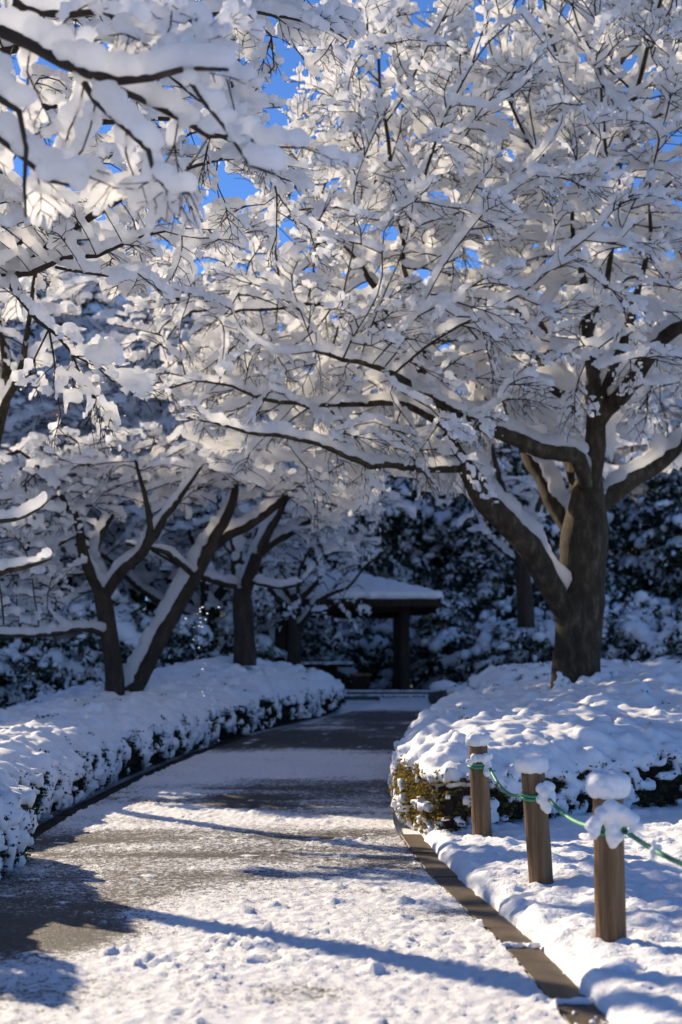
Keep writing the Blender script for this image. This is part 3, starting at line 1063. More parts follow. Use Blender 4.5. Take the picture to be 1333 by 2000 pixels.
m, nt, out = new_mat('green_rope')
tc = N(nt, 'ShaderNodeTexCoord')
n1 = N(nt, 'ShaderNodeTexNoise', Scale=140.0, Detail=2.0)
nt.links.new(tc.outputs['Object'], n1.inputs['Vector'])
r1 = ramp(nt, [(0.35, (0.02, 0.16, 0.08)), (0.65, (0.06, 0.36, 0.19))])
nt.links.new(n1.outputs['Fac'], r1.inputs[0])
p = N(nt, 'ShaderNodeBsdfPrincipled', Roughness=0.5)
nt.links.new(r1.outputs[0], p.inputs['Base Color']); nt.links.new(p.outputs[0], out.inputs['Surface'])
M_ROPE = m
for o in bpy.data.objects:
    if o.name.startswith('rope_turn'):
        o.data.materials.append(M_ROPE)
g = Geo()
order = [2, 1, 0, 3]
sags = [0.085, 0.035, 0.05]
line = []
for (a_, b_), sg in zip(zip(order[:-1], order[1:]), sags):
    A = np.array(POST_INFO[a_]); B = np.array(POST_INFO[b_])
    A = A + (0.085, -0.02, 0.0); B = B + ((-0.088, -0.01, 0.02) if b_ != 3 else (0, 0, 0))
    t = np.linspace(0, 1, 260)[:, None]
    line.append(A + (B - A) * t - np.array((0, 0, 1)) * sg * 4 * t * (1 - t))
rope_pts = line
for ln in line:
    s_ = np.concatenate([[0], np.cumsum(np.linalg.norm(np.diff(ln, axis=0), axis=1))])
    t = nrm(np.gradient(ln, axis=0))
    u = nrm(np.cross(t, (0, 0, 1.0))); w = np.cross(t, u)
    for k in range(3):
        ph = s_ * 2 * math.pi / 0.055 + k * 2 * math.pi / 3
        c = ln + 0.0062 * (u * np.cos(ph)[:, None] + w * np.sin(ph)[:, None])
        V, Q, T = sweep(c, np.full(len(c), 0.0075), 6, True)
        g.add(V, Q, T)
tag(obj('rope', g.mesh('rope'), M_ROPE), 'green twisted rope sagging from post to post', 'rope')
# a crumb of snow on the near rope span
c = line[2][70]
P = [c + rng.normal(0, 0.012, 3) + (0, 0, 0.012 * (k % 3)) for k in range(14)]
tag(obj('snow_clump', snow_mesh('snow_clump', P, np.full(14, 0.015), 0.008, 0.003, 30), M_HSNOW), 'small clump of snow stuck on the near green rope span', 'snow clump')
print('posts', round(time.time() - T0, 1))

# ------------------------------------------------------------------ pavilion, bench, steps, rocks
def box_bm(bm, c, s, bev=0.01):
    r = bmesh.ops.create_cube(bm, size=1.0)
    vs = r['verts']
    for v in vs:
        v.co = Vector((c[0] + v.co.x * s[0], c[1] + v.co.y * s[1], c[2] + v.co.z * s[2]))
    if bev:
        es = list({e for v in vs for e in v.link_edges})
        bmesh.ops.bevel(bm, geom=es, offset=bev, segments=1, affect='EDGES')
def box_obj(name, c, s, mat, parent, bev=0.01, kind=None):
    bm = bmesh.new(); box_bm(bm, c, s, bev)
    me = bpy.data.meshes.new(name); bm.to_mesh(me); bm.free()
    return obj(name, me, mat, parent, kind)
M_WOOD = bark_mat('dark_timber', (0.018, 0.012, 0.009), (0.035, 0.024, 0.017), (0.055, 0.038, 0.026), 10.0, 0.2, 0.1)
PVX, PVY, PVZ = 0.03, 37.0, 0.94
pv = thing('pavilion', 'dark timber garden pavilion with a snow-covered hipped roof', 'pavilion', (PVX, PVY, PVZ))
for sx in (-1, 1):
    for sy in (-1, 1):
        box_obj('post', (sx * 1.52, sy * 2.2, 1.08), (0.24, 0.24, 2.16), M_WOOD, pv, 0.015)
    box_obj('beam', (sx * 1.52, 0, 2.06), (0.16, 4.14, 0.18), M_WOOD, pv)
for sy in (-1, 1):
    box_obj('beam', (0, sy * 2.2, 2.0), (2.78, 0.14, 0.16), M_WOOD, pv)
hx, hy = 2.36, 3.1
ev0, ev1, apex = 2.02, 2.26, 2.98
V = [(-hx, -hy, ev0), (hx, -hy, ev0), (hx, hy, ev0), (-hx, hy, ev0), (-hx, -hy, ev1), (hx, -hy, ev1), (hx, hy, ev1), (-hx, hy, ev1), (0, -0.5, apex), (0, 0.5, apex)]
V2 = [(-hx + .3, -hy + .3, ev0 + 0.06), (hx - .3, -hy + .3, ev0 + 0.06), (hx - .3, hy - .3, ev0 + 0.06), (-hx + .3, hy - .3, ev0 + 0.06)]
me = bpy.data.meshes.new('roof')
me.from_pydata(V + V2, [], [(0, 1, 5, 4), (1, 2, 6, 5), (2, 3, 7, 6), (3, 0, 4, 7), (4, 5, 8), (5, 6, 9, 8), (6, 7, 9), (7, 4, 8, 9), (0, 10, 11, 1), (1, 11, 12, 2), (2, 12, 13, 3), (3, 13, 10, 0), (13, 12, 11, 10)])
rf = obj('roof', me, M_WOOD, pv)
P, R = [], []
for k in range(9000):
    x_, y_ = rng.uniform(-hx, hx), rng.uniform(-hy, hy)
    f = max(abs(x_) / hx, (abs(y_) - 0.5) / (hy - 0.5))
    P.append((x_ * 1.005, y_ * 1.005, ev1 + (apex - ev1) * (1 - f) + 0.02)); R.append(0.09 + 0.02 * rng.random())
obj('roof_snow', snow_mesh('roof_snow', P, R, 0.085, 0.015, 3.0), M_HSNOW, rf)
M_STONE = bark_mat('grey_stone', (0.05, 0.05, 0.05), (0.10, 0.10, 0.095), (0.17, 0.165, 0.155), 4.0, 0.4, 1.0)
for k, (y0, x0, x1, zt) in enumerate([(33.6, -2.9, 2.9, 0.86), (34.1, -2.6, 2.6, 0.94)]):
    st = thing('stone_step', ['lower snow-topped stone step leading to the pavilion', 'upper stone step carrying the pavilion posts'][k], 'step', ((x0 + x1) / 2, y0, 0.7))
    box_obj('slab', (0, 3.2 - 0.2 * k, zt - 0.7 - 0.15), (x1 - x0, 6.4, 0.3), M_STONE, st, 0.015)
    q = np.c_[rng.uniform(x0, x1, 2600), rng.uniform(y0 + 0.02, y0 + (0.46 if k == 0 else 0.7), 2600)]
    k_ = fbm(q, 2.0, 2, 83) > 0.4
    q = q[k_]
    obj('snow_cover', snow_mesh('snow_cover', np.c_[q[:, 0] - (x0 + x1) / 2, q[:, 1] - y0, np.full(len(q), zt - 0.7)], np.full(len(q), 0.035), 0.03, 0.01), M_HSNOW, st)
bn = thing('bench', 'dark wooden bench inside the pavilion near the post', 'bench', (0.48, 35.6, 0.94))
box_obj('seat', (0, 0, 0.4), (0.55, 1.4, 0.07), M_POST, bn)
for sy in (-0.55, 0.55):
    box_obj('leg', (0, sy, 0.18), (0.42, 0.12, 0.36), M_WOOD, bn)
tb = thing('table', 'low dark table with snow on it inside the pavilion', 'table', (-0.45, 36.4, 0.94))
box_obj('tabletop', (0, 0, 0.62), (1.5, 1.3, 0.08), M_WOOD, tb)
box_obj('leg', (0, 0, 0.29), (0.7, 0.6, 0.58), M_WOOD, tb)
q = np.c_[rng.uniform(-.74, .74, 700), rng.uniform(-.64, .64, 700)]
obj('snow_cover', snow_mesh('snow_cover', np.c_[q, np.full(700, 0.68)], np.full(700, 0.05), 0.04, 0.01), M_HSNOW, tb)

def rock(pos, s, label, seed):
    bm = bmesh.new()
    bmesh.ops.create_icosphere(bm, subdivisions=3, radius=1.0)
    co = np.array([v.co for v in bm.verts])
    d = 1 + (fbm(co, 1.4, 3, seed) - 0.5) * 0.7
    for v, k in zip(bm.verts, d):
        v.co = Vector((v.co.x * k * s[0], v.co.y * k * s[1], v.co.z * k * s[2]))
    me = bpy.data.meshes.new('stone'); bm.to_mesh(me); bm.free()
    root = thing('rock', label, 'rock', pos)
    obj('stone', me, M_STONE, root)
    a = rng.uniform(0, 2 * math.pi, 160); d = np.sqrt(rng.random(160)) * 0.8
    P = np.c_[np.cos(a) * d * s[0], np.sin(a) * d * s[1], s[2] * np.sqrt(1 - d * d * 0.8) * 0.95]
    obj('snow_cap', snow_mesh('snow_cap', P, np.full(160, 0.22 * min(s[0], s[1]) + 0.02), 0.035, 0.01), M_HSNOW, root)
for px_, py_, d_, s, lab in [(868, 1352, 30.5, (.30, .3, .28), 'rounded rock with a broad snow cap beside the pavilion steps'), (893, 1356, 29.0, (.2, .2, .28), 'small upright rock with a tall snow cap by the hedge corner'),
                             (920, 1342, 30.0, (.22, .22, .3), 'flat-topped rock with a neat snow cap near the hedge behind the maple'), (1000, 1335, 34.0, (.7, .5, .25), 'dark low boulder in the shaded snow right of the pavilion')]:
    q = at(px_, py_, d_)
    rock((q[0], d_, float(terrain(0, d_)) + s[2] * 0.6), s, lab, int(px_))
print('pavilion', round(time.time() - T0, 1))

# ------------------------------------------------------------------ trees
r1 = np.random.default_rng(101)
def opx(pts, d):
    return [tuple(at(a, b, d)[[0, 2]]) for a, b in pts]

# the big maple
main_base = (3.32, 20.0, 1.05)
L = []
L.append((px_limb([(1122, 1375, 20, .40), (1124, 1335, 20, .335), (1127, 1270, 20, .315), (1131, 1200, 20, .325), (1138, 1120, 20, .335), (1143, 1050, 20, .33), (1148, 990, 20, .27), (1152, 940, 20, .19)]), 0))
L.append((px_limb([(1112, 1215, 19.9, .15), (1093, 1170, 19.8, .17), (1060, 1105, 19.6, .175), (1020, 1050, 19.4, .17), (975, 1005, 19.2, .165), (935, 955, 19.1, .155), (912, 905, 19.1, .14), (890, 860, 19.2, .12), (868, 800, 19.3, .105), (840, 735, 19.3, .09), (800, 680, 19.2, .075), (762, 640, 19.1, .06), (745, 590, 19.1, .05), (700, 520, 19.0, .036), (640, 440, 19, .02)]), .07))
L.append((px_limb([(1130, 1075, 20.2, .13), (1098, 1000, 20.5, .15), (1060, 935, 20.8, .135), (1030, 880, 21.1, .12), (1000, 810, 21.4, .10), (985, 730, 21.7, .08), (975, 640, 22, .06), (950, 540, 22.2, .04), (930, 440, 22.4, .02)]), .06))
L.append((px_limb([(1145, 950, 19.8, .10), (1130, 895, 19.6, .115), (1095, 882, 19.4, .115), (1045, 868, 19.1, .11), (990, 850, 18.8, .105), (935, 836, 18.5, .095), (890, 805, 18.2, .08), (850, 770, 17.9, .065), (790, 735, 17.5, .05), (700, 700, 17.1, .032), (620, 690, 16.8, .018)]), .055))
L.append((px_limb([(1150, 980, 20, .17), (1158, 900, 19.9, .16), (1160, 820, 19.8, .14), (1160, 745, 19.7, .11), (1152, 650, 19.6, .085), (1146, 570, 19.5, .06), (1130, 480, 19.4, .04), (1120, 390, 19.3, .02)]), .07))
L.append((px_limb([(1140, 960, 20.6, .19), (1124, 870, 21, .19), (1098, 790, 21.2, .175), (1075, 720, 21.4, .16), (1052, 650, 21.5, .155), (1022, 600, 21.5, .15), (1000, 540, 21.6, .13), (990, 460, 21.7, .10), (1000, 380, 21.8, .08), (1020, 280, 21.9, .055), (1030, 160, 22, .03), (1030, 40, 22, .016)]), .085))
L.append((px_limb([(1162, 840, 19.8, .12), (1185, 800, 19.7, .125), (1225, 770, 19.5, .12), (1262, 720, 19.3, .115), (1300, 672, 19.1, .105), (1345, 630, 18.9, .09), (1400, 570, 18.7, .065), (1470, 480, 18.5, .035)]), .06))
L.append((px_limb([(1168, 800, 19.7, .07), (1195, 725, 19.5, .07), (1225, 660, 19.3, .062), (1245, 590, 19.2, .05), (1262, 500, 19.1, .035), (1275, 400, 19, .02)]), .05))
L.append((px_limb([(1160, 1000, 20.3, .12), (1195, 965, 20.4, .135), (1240, 930, 20.5, .125), (1290, 892, 20.6, .115), (1340, 850, 20.7, .10), (1420, 790, 20.8, .07), (1500, 720, 20.9, .04)]), .07))
L.append((px_limb([(905, 915, 19.1, .06), (860, 917, 18.8, .055), (800, 910, 18.4, .05), (740, 902, 18.0, .046), (680, 886, 17.7, .04), (620, 868, 17.4, .034), (540, 856, 17.1, .026), (460, 838, 16.8, .018), (390, 815, 16.6, .01)]), .038))
L.append((px_limb([(880, 840, 19.2, .055), (820, 806, 18.9, .05), (750, 790, 18.5, .044), (660, 788, 18.2, .038), (580, 782, 17.9, .03), (500, 770, 17.6, .022), (430, 752, 17.4, .015), (370, 740, 17.2, .01)]), .036))
L.append((px_limb([(845, 745, 19.3, .05), (826, 690, 19.1, .05), (818, 620, 18.9, .042), (800, 550, 18.7, .034), (790, 470, 18.5, .024), (770, 390, 18.4, .014)]), .04))
L.append((px_limb([(800, 690, 19.2, .05), (760, 640, 18.9, .045), (700, 610, 18.6, .036), (620, 590, 18.3, .028), (540, 600, 18, .02), (450, 610, 17.8, .012)]), .036))
L.append((px_limb([(1152, 650, 19.6, .05), (1180, 560, 19.4, .045), (1190, 480, 19.3, .036), (1210, 400, 19.2, .024), (1215, 300, 19.1, .014)]), .04))
L.append((px_limb([(1010, 570, 21.5, .08), (1070, 480, 21.2, .065), (1120, 400, 20.9, .05), (1150, 300, 20.7, .035), (1170, 180, 20.5, .02)]), .06))
L.append((px_limb([(935, 950, 19.1, .07), (950, 880, 19.8, .075), (948, 800, 20.3, .062), (930, 700, 20.7, .05), (900, 600, 21, .036), (870, 480, 21.3, .02)]), .05))
out_main = opx([(300, 640), (270, 690), (285, 760), (345, 830), (480, 905), (640, 925), (820, 935), (880, 925), (1000, 880), (1250, 860), (1400, 900), (1500, 840), (1540, 500), (1520, 0), (1450, -160), (1100, -200), (900, -170), (800, -20), (720, 70), (610, 130), (565, 210), (555, 330), (470, 440), (380, 540)], 19.5)
At = crown_pts(5600, out_main, 19.0, 3.3, r1, 0.85)
At = At[(At[:, 1] < 20.6) | (r1.random(len(At)) < 0.4)]
At = At[(At[:, 2] > 3.6) & ~((At[:, 0] > 2.0) & (At[:, 2] < 5.0) & (At[:, 1] < 20.5))]
op_ = in_poly(At[:, [0, 2]], opx([(1030, 1000), (1030, 720), (1090, 570), (1240, 520), (1540, 470), (1540, 1000)], 18.6)) & (At[:, 1] < 20.3)
At = At[~op_ | (r1.random(len(At)) < 0.22)]
tA = build_tree('maple_tree', 'large snow-laden maple with a thick bare trunk rising from the right hedge', 'tree', main_base, L, At, r1, TPL,
                'maples along the path', step=0.26, infl=1.8, kill=0.42, iters=48, spray_len=(0.40, 0.85), spray_n=0.36, voxel=0.040, snow=(0.033, 0.018), sp=0.045, tip=0.007, twig_scale=1.3, upfan=(5.5, 9.0), pipe=2.1, split=(19.6, 0.1), lsnow=0.042)

P, R = [], []
for k in range(150):
    a = rng.uniform(0, 2 * math.pi); rr_ = rng.uniform(0.33, 0.5)
    xx, yy = main_base[0] + rr_ * math.cos(a), main_base[1] + rr_ * math.sin(a)
    zz = float(H_R(np.array([[xx, yy]]), poly_dist(np.array([[xx, yy]]), HR_POLY))[0])
    P.append((xx - main_base[0], yy - main_base[1], zz - main_base[2] + rng.uniform(-.03, .12) * (1 if a > math.pi * .9 else .4))); R.append(rng.uniform(.04, .085))
obj('foot_snow', snow_mesh('foot_snow', P, R, 0.035, 0.012, 14), M_HSNOW, tA, 'stuff')
P, R = [], []
for px_, py_, n_ in [(1095, 1328, 16), (1088, 1335, 14), (1160, 1345, 10)]:
    for k in range(n_):
        q = at(px_ + rng.normal(0, 4), py_ + rng.normal(0, 8), 19.7)
        P.append(q - np.array(main_base)); R.append(rng.uniform(.02, .035))
obj('trunk_snow', snow_mesh('trunk_snow', P, R, 0.018, 0.006, 24), M_HSNOW, tA, 'stuff')

# foreground boughs hanging over the upper left (the tree stands just outside the frame)
r2 = np.random.default_rng(202)
FG = 1.28
def fl(rows):
    return px_limb([(a, b, d * FG, r * FG * 1.1) for a, b, d, r in rows])
L = []
L.append(([(-4.5, 5.9, -0.1, .18), (-4.48, 5.9, 0.6, .16), (-4.3, 5.95, 1.6, .15), (-3.9, 6.0, 2.7, .12), (-3.3, 6.1, 3.7, .09)] , 0))
L.append(([(-4.0, 6.0, 2.5, .08), (-3.2, 6.2, 3.2, .06)] + fl([(-260, 60, 5.0, .035), (-120, 55, 5.0, .026), (0, 74, 5.0, .022), (60, 100, 5.0, .020), (110, 135, 4.95, .019), (165, 162, 4.9, .017), (230, 176, 4.9, .015), (300, 170, 4.85, .012), (370, 155, 4.8, .009), (450, 145, 4.8, .005)]), .05))
L.append((fl([(165, 162, 4.9, .012), (190, 200, 4.9, .011), (240, 250, 4.85, .010), (270, 290, 4.8, .009), (278, 340, 4.8, .007), (305, 378, 4.75, .005), (350, 385, 4.75, .004)]), .05))
L.append((fl([(235, 176, 4.9, .012), (300, 200, 5.0, .011), (355, 218, 5.0, .010), (420, 245, 5.05, .008), (480, 245, 5.1, .006), (540, 270, 5.1, .005), (600, 275, 5.1, .004)]), .05))
L.append((fl([(370, 157, 4.8, .008), (395, 200, 4.8, .007), (440, 250, 4.8, .006), (500, 320, 4.8, .005), (560, 340, 4.8, .004)]), .05))
L.append(([(-3.3, 6.1, 3.7, .08)] + fl([(-150, -60, 5.3, .03), (40, 20, 5.3, .016), (100, 30, 5.3, .014), (175, 36, 5.3, .012), (230, 55, 5.35, .01), (300, 120, 5.4, .008), (400, 95, 5.4, .005)]), .05))
L.append(([(-3.3, 6.1, 3.7, .07)] + fl([(-100, -140, 5.6, .026), (120, -40, 5.6, .018), (200, 10, 5.6, .014), (270, 90, 5.6, .010), (330, 150, 5.6, .007), (385, 200, 5.6, .004)]), .05))
L.append(([(-3.9, 6.0, 2.7, .06)] + fl([(-120, 120, 4.7, .016), (-20, 190, 4.7, .012), (28, 230, 4.7, .010), (36, 300, 4.7, .008), (38, 380, 4.7, .006), (42, 430, 4.7, .004)]), .05))
L.append(([(-3.9, 6.0, 2.7, .06)] + fl([(-120, 120, 4.7, .016), (-20, 240, 4.8, .011), (50, 290, 4.8, .009), (110, 345, 4.8, .007), (170, 370, 4.8, .004)]), .05))
o = opx([(-280, -60), (150, -60), (440, 20), (440, 130), (520, 240), (620, 272), (560, 330), (420, 360), (330, 395), (250, 390), (180, 360), (90, 380), (40, 400), (-50, 300), (-280, 200)], 6.4)
At = crown_pts(260, o, 6.4, 0.45, r2, 0.9)
tB = build_tree('maple_tree', 'blurred snowy maple boughs hanging close over the upper left', 'tree', (-4.5, 5.9, 0.0), L, At, r2, TPL_S, 'maples along the path',
                step=0.13, infl=0.9, kill=0.24, iters=30, spray_len=(0.22, 0.46), spray_n=0.22, voxel=0.024, snow=(0.028, 0.011), lsnow=0.043, limb_host=0.008, limb_n=0.35, sp=0.035, tip=0.0042, twig_scale=0.7, droop=-0.2, bark=M_DARKBARK, snow_rough=0.005)

# the maple at the left edge whose boughs come in at mid height
r3 = np.random.default_rng(303)
TE = 12.5
L = []
L.append(([(-5.6, 13.6, -0.1, .16), (-5.55, 13.6, 0.8, .125), (-5.4, 13.5, 2.0, .115), (-5.0, 13.3, 3.2, .11), (-4.5, 13.0, 4.2, .10)], 0))
L.append(([(-5.0, 13.3, 3.2, .11), (-4.2, 12.9, 4.2, .085)] + px_limb([(-60, 545, 12.5, .062), (0, 527, 12.5, .056), (60, 500, 12.4, .046), (130, 452, 12.3, .038), (200, 412, 12.2, .034), (270, 372, 12.1, .028), (345, 332, 12.0, .02), (430, 300, 11.9, .012)]), .05))
L.append((px_limb([(-30, 530, 12.5, .04), (50, 478, 12.7, .034), (120, 424, 12.8, .03), (190, 372, 12.9, .026), (250, 346, 13, .02), (330, 290, 13, .014), (420, 255, 13, .01)]), .05))
L.append((px_limb([(-20, 537, 12.5, .034), (60, 536, 12.3, .026), (130, 510, 12.1, .022), (190, 502, 12.0, .018), (240, 476, 12.0, .013), (330, 450, 12.0, .009)]), .05))
L.append((px_limb([(110, 522, 12.2, .016), (165, 535, 12.0, .014), (215, 548, 11.9, .011), (262, 545, 11.9, .007)]), .05))
L.append((px_limb([(0, 535, 12.5, .024), (38, 585, 12.3, .019), (72, 622, 12.1, .016), (100, 645, 12.0, .014), (140, 690, 11.9, .010), (180, 715, 11.9, .007), (212, 742, 11.9, .004)]), .05))
L.append((px_limb([(96, 642, 12.0, .011), (106, 700, 11.9, .009), (110, 755, 11.9, .007), (118, 806, 11.9, .004)]), .05))
L.append((px_limb([(95, 645, 12.0, .009), (68, 700, 12.0, .007), (50, 760, 12.0, .004)]), .05))
L.append((px_limb([(140, 690, 11.9, .008), (160, 735, 11.9, .006), (180, 768, 11.9, .004)]), .05))
L.append(([(-4.5, 13.0, 4.2, .10)] + px_limb([(-250, 250, 12.3, .07), (-80, 140, 12.0, .05), (0, 100, 11.8, .04), (100, 85, 11.6, .03), (220, 60, 11.4, .026), (360, 30, 11.3, .02), (480, 22, 11.2, .015), (600, 40, 11.1, .010), (680, 75, 11.1, .006)]), .05))
L.append((px_limb([(360, 30, 11.3, .018), (400, 60, 11.2, .014), (440, 90, 11.2, .011), (456, 140, 11.2, .007), (462, 165, 11.2, .004)]), .05))
L.append((px_limb([(480, 22, 11.2, .013), (530, 70, 11.2, .010), (536, 130, 11.2, .007), (493, 185, 11.2, .005)]), .05))
L.append((px_limb([(-80, 140, 12.0, .04), (60, 200, 12.0, .032), (180, 235, 12.0, .026), (300, 230, 12, .02), (420, 260, 12, .014), (520, 330, 12, .008)]), .05))
o = opx([(-500, -150), (300, -200), (560, -90), (690, 30), (700, 85), (600, 110), (480, 160), (370, 105), (320, 130), (420, 220), (520, 260), (620, 330), (600, 440), (470, 470), (330, 480), (250, 560), (60, 545), (-200, 600), (-600, 500)], 12.2)
A1 = crown_pts(1500, o, 12.2, 1.7, r3, 0.9)
for hole in ([(345, 45), (450, 62), (640, 80), (640, 190), (560, 230), (500, 280), (380, 200)], [(80, 190), (200, 180), (240, 330), (190, 410), (80, 370)]):
    A1 = A1[~in_poly(A1[:, [0, 2]], opx(hole, 12.2))]
A2 = crown_pts(150, opx([(10, 560), (120, 560), (215, 720), (205, 765), (120, 812), (45, 770)], 12.0), 12.0, 0.3, r3, 0.9)
tC = build_tree('maple_tree', 'maple at the left edge with dark boughs and a drooping snowy spray', 'tree', (-5.6, 13.6, 0.0), L, np.concatenate([A1, A2]), r3, TPL,
                'maples along the path', step=0.17, infl=1.2, kill=0.29, iters=45, spray_len=(0.26, 0.5), spray_n=0.42, voxel=0.037, snow=(0.033, 0.018), sp=0.045, lsnow=0.034, limb_host=0.016, limb_n=0.9, tip=0.0055, twig_scale=0.95, bark=M_DARKBARK)

# the shaded trunks on the left mound
r4 = np.random.default_rng(404)
L = []
L.append((px_limb([(222, 1372, 22, .17), (224, 1350, 22, .155), (222, 1300, 22, .14), (212, 1230, 22, .135), (203, 1180, 22, .14), (196, 1150, 22, .11)]), 0))
L.append((px_limb([(198, 1170, 22, .085), (182, 1130, 21.9, .09), (165, 1080, 21.8, .085), (155, 1020, 21.7, .07), (120, 960, 21.6, .05), (80, 915, 21.5, .03), (40, 880, 21.4, .02)]), .08))
L.append((px_limb([(206, 1165, 22, .085), (228, 1130, 21.8, .085), (262, 1098, 21.6, .08), (287, 1070, 21.4, .075), (292, 1030, 21.3, .06), (285, 985, 21.2, .04), (270, 900, 21.1, .025)]), .08))
L.append((px_limb([(290, 1065, 21.4, .055), (312, 1030, 21.2, .055), (334, 990, 21, .045), (360, 945, 20.8, .03), (390, 905, 20.7, .018)]), .08))
L.append((px_limb([(200, 1165, 22.2, .08), (196, 1120, 22.5, .075), (188, 1070, 22.8, .065), (215, 1020, 23, .05), (245, 970, 23.2, .035), (255, 880, 23.4, .02)]), .08))
L.append((px_limb([(206, 1240, 22, .055), (180, 1232, 21.7, .05), (130, 1232, 21.3, .042), (70, 1242, 21, .034), (10, 1240, 20.8, .028), (-80, 1225, 20.6, .02)]), .045))
o = opx([(-150, 890), (-40, 865), (120, 850), (300, 850), (420, 870), (450, 915), (420, 960), (330, 985), (280, 970), (150, 1000), (110, 1060), (140, 1130), (130, 1200), (60, 1230), (-60, 1240), (-200, 1100)], 21.5)
At = crown_pts(2600, o, 21.8, 1.8, r4, 0.9)
tD = build_tree('maple_tree', 'shaded forked maple on the left mound with a low level bough', 'tree', (at(222, 1350, 22)[0], 22, 0.9), L, At, r4, TPL_S,
                'maples along the path', step=0.22, infl=1.8, kill=0.30, iters=45, spray_len=(0.3, 0.6), spray_n=0.4, voxel=0.052, snow=(0.043, 0.022), sp=0.065, tip=0.008, twig_scale=1.3, bark=M_DARKBARK, snow_rough=0.022)
L = []
L.append((px_limb([(255, 1372, 22.4, .17), (262, 1345, 22.4, .15), (295, 1280, 22.5, .14), (335, 1205, 22.6, .13), (372, 1140, 22.7, .13), (402, 1080, 22.8, .13), (415, 1055, 22.8, .11)]), 0))
L.append((px_limb([(405, 1080, 22.8, .09), (420, 1040, 22.7, .09), (445, 1000, 22.6, .08), (458, 960, 22.5, .06), (455, 910, 22.4, .04), (445, 880, 22.3, .024)]), .07))
L.append((px_limb([(410, 1072, 22.8, .095), (440, 1048, 22.9, .09), (490, 1018, 23, .08), (535, 985, 23.1, .07), (570, 950, 23.2, .05), (600, 905, 23.3, .03), (620, 880, 23.3, .02)]), .07))
L.append((px_limb([(380, 1125, 22.7, .05), (355, 1105, 22.4, .05), (320, 1082, 22, .045), (290, 1075, 21.7, .03), (240, 1062, 21.5, .02)]), .035))
o = opx([(330, 910), (380, 880), (520, 865), (680, 870), (740, 905), (720, 960), (640, 1000), (560, 1000), (480, 960), (400, 990), (340, 960)], 22.8)
At = crown_pts(1700, o, 22.8, 1.5, r4, 0.9)
tE = build_tree('maple_tree', 'shaded maple leaning right from the left mound with snow along its trunk', 'tree', (at(262, 1350, 22.4)[0], 22.4, 0.9), L, At, r4, TPL_S,
                'maples along the path', step=0.22, infl=1.8, kill=0.30, iters=45, spray_len=(0.3, 0.6), spray_n=0.4, voxel=0.052, snow=(0.043, 0.022), sp=0.065, tip=0.008, twig_scale=1.3, bark=M_DARKBARK, snow_rough=0.022)
L = []
L.append((px_limb([(478, 1300, 27, .225), (478, 1270, 27, .21), (476, 1220, 27, .19), (473, 1170, 27, .195), (473, 1150, 27, .16)]), 0))
L.append((px_limb([(478, 1165, 27, .12), (486, 1130, 26.9, .13), (503, 1080, 26.8, .11), (520, 1045, 26.7, .09), (540, 1000, 26.5, .06), (575, 940, 26.3, .04), (610, 900, 26.2, .025)]), .08))
L.append((px_limb([(505, 1085, 26.8, .08), (530, 1060, 27, .08), (570, 1038, 27.2, .075), (610, 1010, 27.4, .065), (650, 990, 27.6, .05), (720, 960, 27.8, .03)]), .08))
L.append((px_limb([(470, 1165, 27, .12), (463, 1110, 27.2, .12), (455, 1050, 27.4, .10), (430, 990, 27.6, .07), (415, 920, 27.8, .04), (405, 880, 28, .025)]), .08))
L.append((px_limb([(465, 1145, 27, .06), (430, 1140, 26.7, .06), (395, 1128, 26.4, .05), (350, 1108, 26, .04), (300, 1080, 25.8, .028)]), .04))
L.append((px_limb([(490, 1135, 26.9, .05), (520, 1142, 26.7, .045), (560, 1148, 26.5, .035), (590, 1145, 26.4, .02)]), .03))
o = opx([(330, 880), (420, 850), (600, 850), (760, 870), (800, 920), (760, 990), (690, 1040), (640, 1080), (590, 1050), (520, 960), (400, 960), (330, 1000)], 27)
At = crown_pts(2000, o, 27, 2.0, r4, 0.9)
tF = build_tree('maple_tree', 'stout shaded maple standing upright on the crest of the left mound', 'tree', (at(478, 1290, 27)[0], 27, 1.45), L, At, r4, TPL_S,
                'maples along the path', step=0.25, infl=2.0, kill=0.36, iters=45, spray_len=(0.35, 0.7), spray_n=0.36, voxel=0.065, snow=(0.052, 0.026), sp=0.08, tip=0.008, twig_scale=1.3, bark=M_DARKBARK, snow_rough=0.022)
# leaning trunk cut by the left edge
L = []
L.append((px_limb([(-75, 1420, 17.6, .14), (-68, 1300, 17.6, .12), (-55, 1120, 17.6, .115), (-35, 960, 17.6, .11), (-8, 840, 17.6, .10), (14, 745, 17.6, .085), (10, 680, 17.7, .06), (-10, 600, 17.8, .04)]), 0))
L.append((px_limb([(-10, 850, 17.6, .05), (10, 780, 17.2, .05), (40, 700, 16.9, .04), (60, 600, 16.7, .03), (70, 500, 16.5, .02)]), .06))
L.append((px_limb([(-50, 1130, 17.6, .05), (-10, 1125, 17.2, .04), (35, 1112, 16.9, .03), (70, 1100, 16.8, .02), (92, 1088, 16.8, .01)]), .0))
L.append((px_limb([(-40, 1000, 17.6, .04), (0, 1020, 17.2, .03), (45, 1008, 17, .02), (75, 990, 17, .012), (100, 965, 17, .006)]), .02))
o = opx([(-300, 480), (-50, 380), (150, 400), (190, 480), (150, 600), (60, 760), (20, 860), (-80, 950), (-300, 800)], 17.2)
At = crown_pts(240, o, 17.3, 1.0, r4, 0.9)
tG = build_tree('maple_tree', 'leaning brown trunk cut by the left edge of the view, sunlit snow on its boughs', 'tree', tuple(at(-75, 1420, 17.6)[:2]) + (0.5,), L, At, r4, TPL_S,
                'maples along the path', step=0.22, infl=1.5, kill=0.36, iters=40, spray_len=(0.3, 0.6), spray_n=0.38, limb_n=0.3, voxel=0.055, snow=(0.055, 0.024), sp=0.075, tip=0.006, twig_scale=1.1)

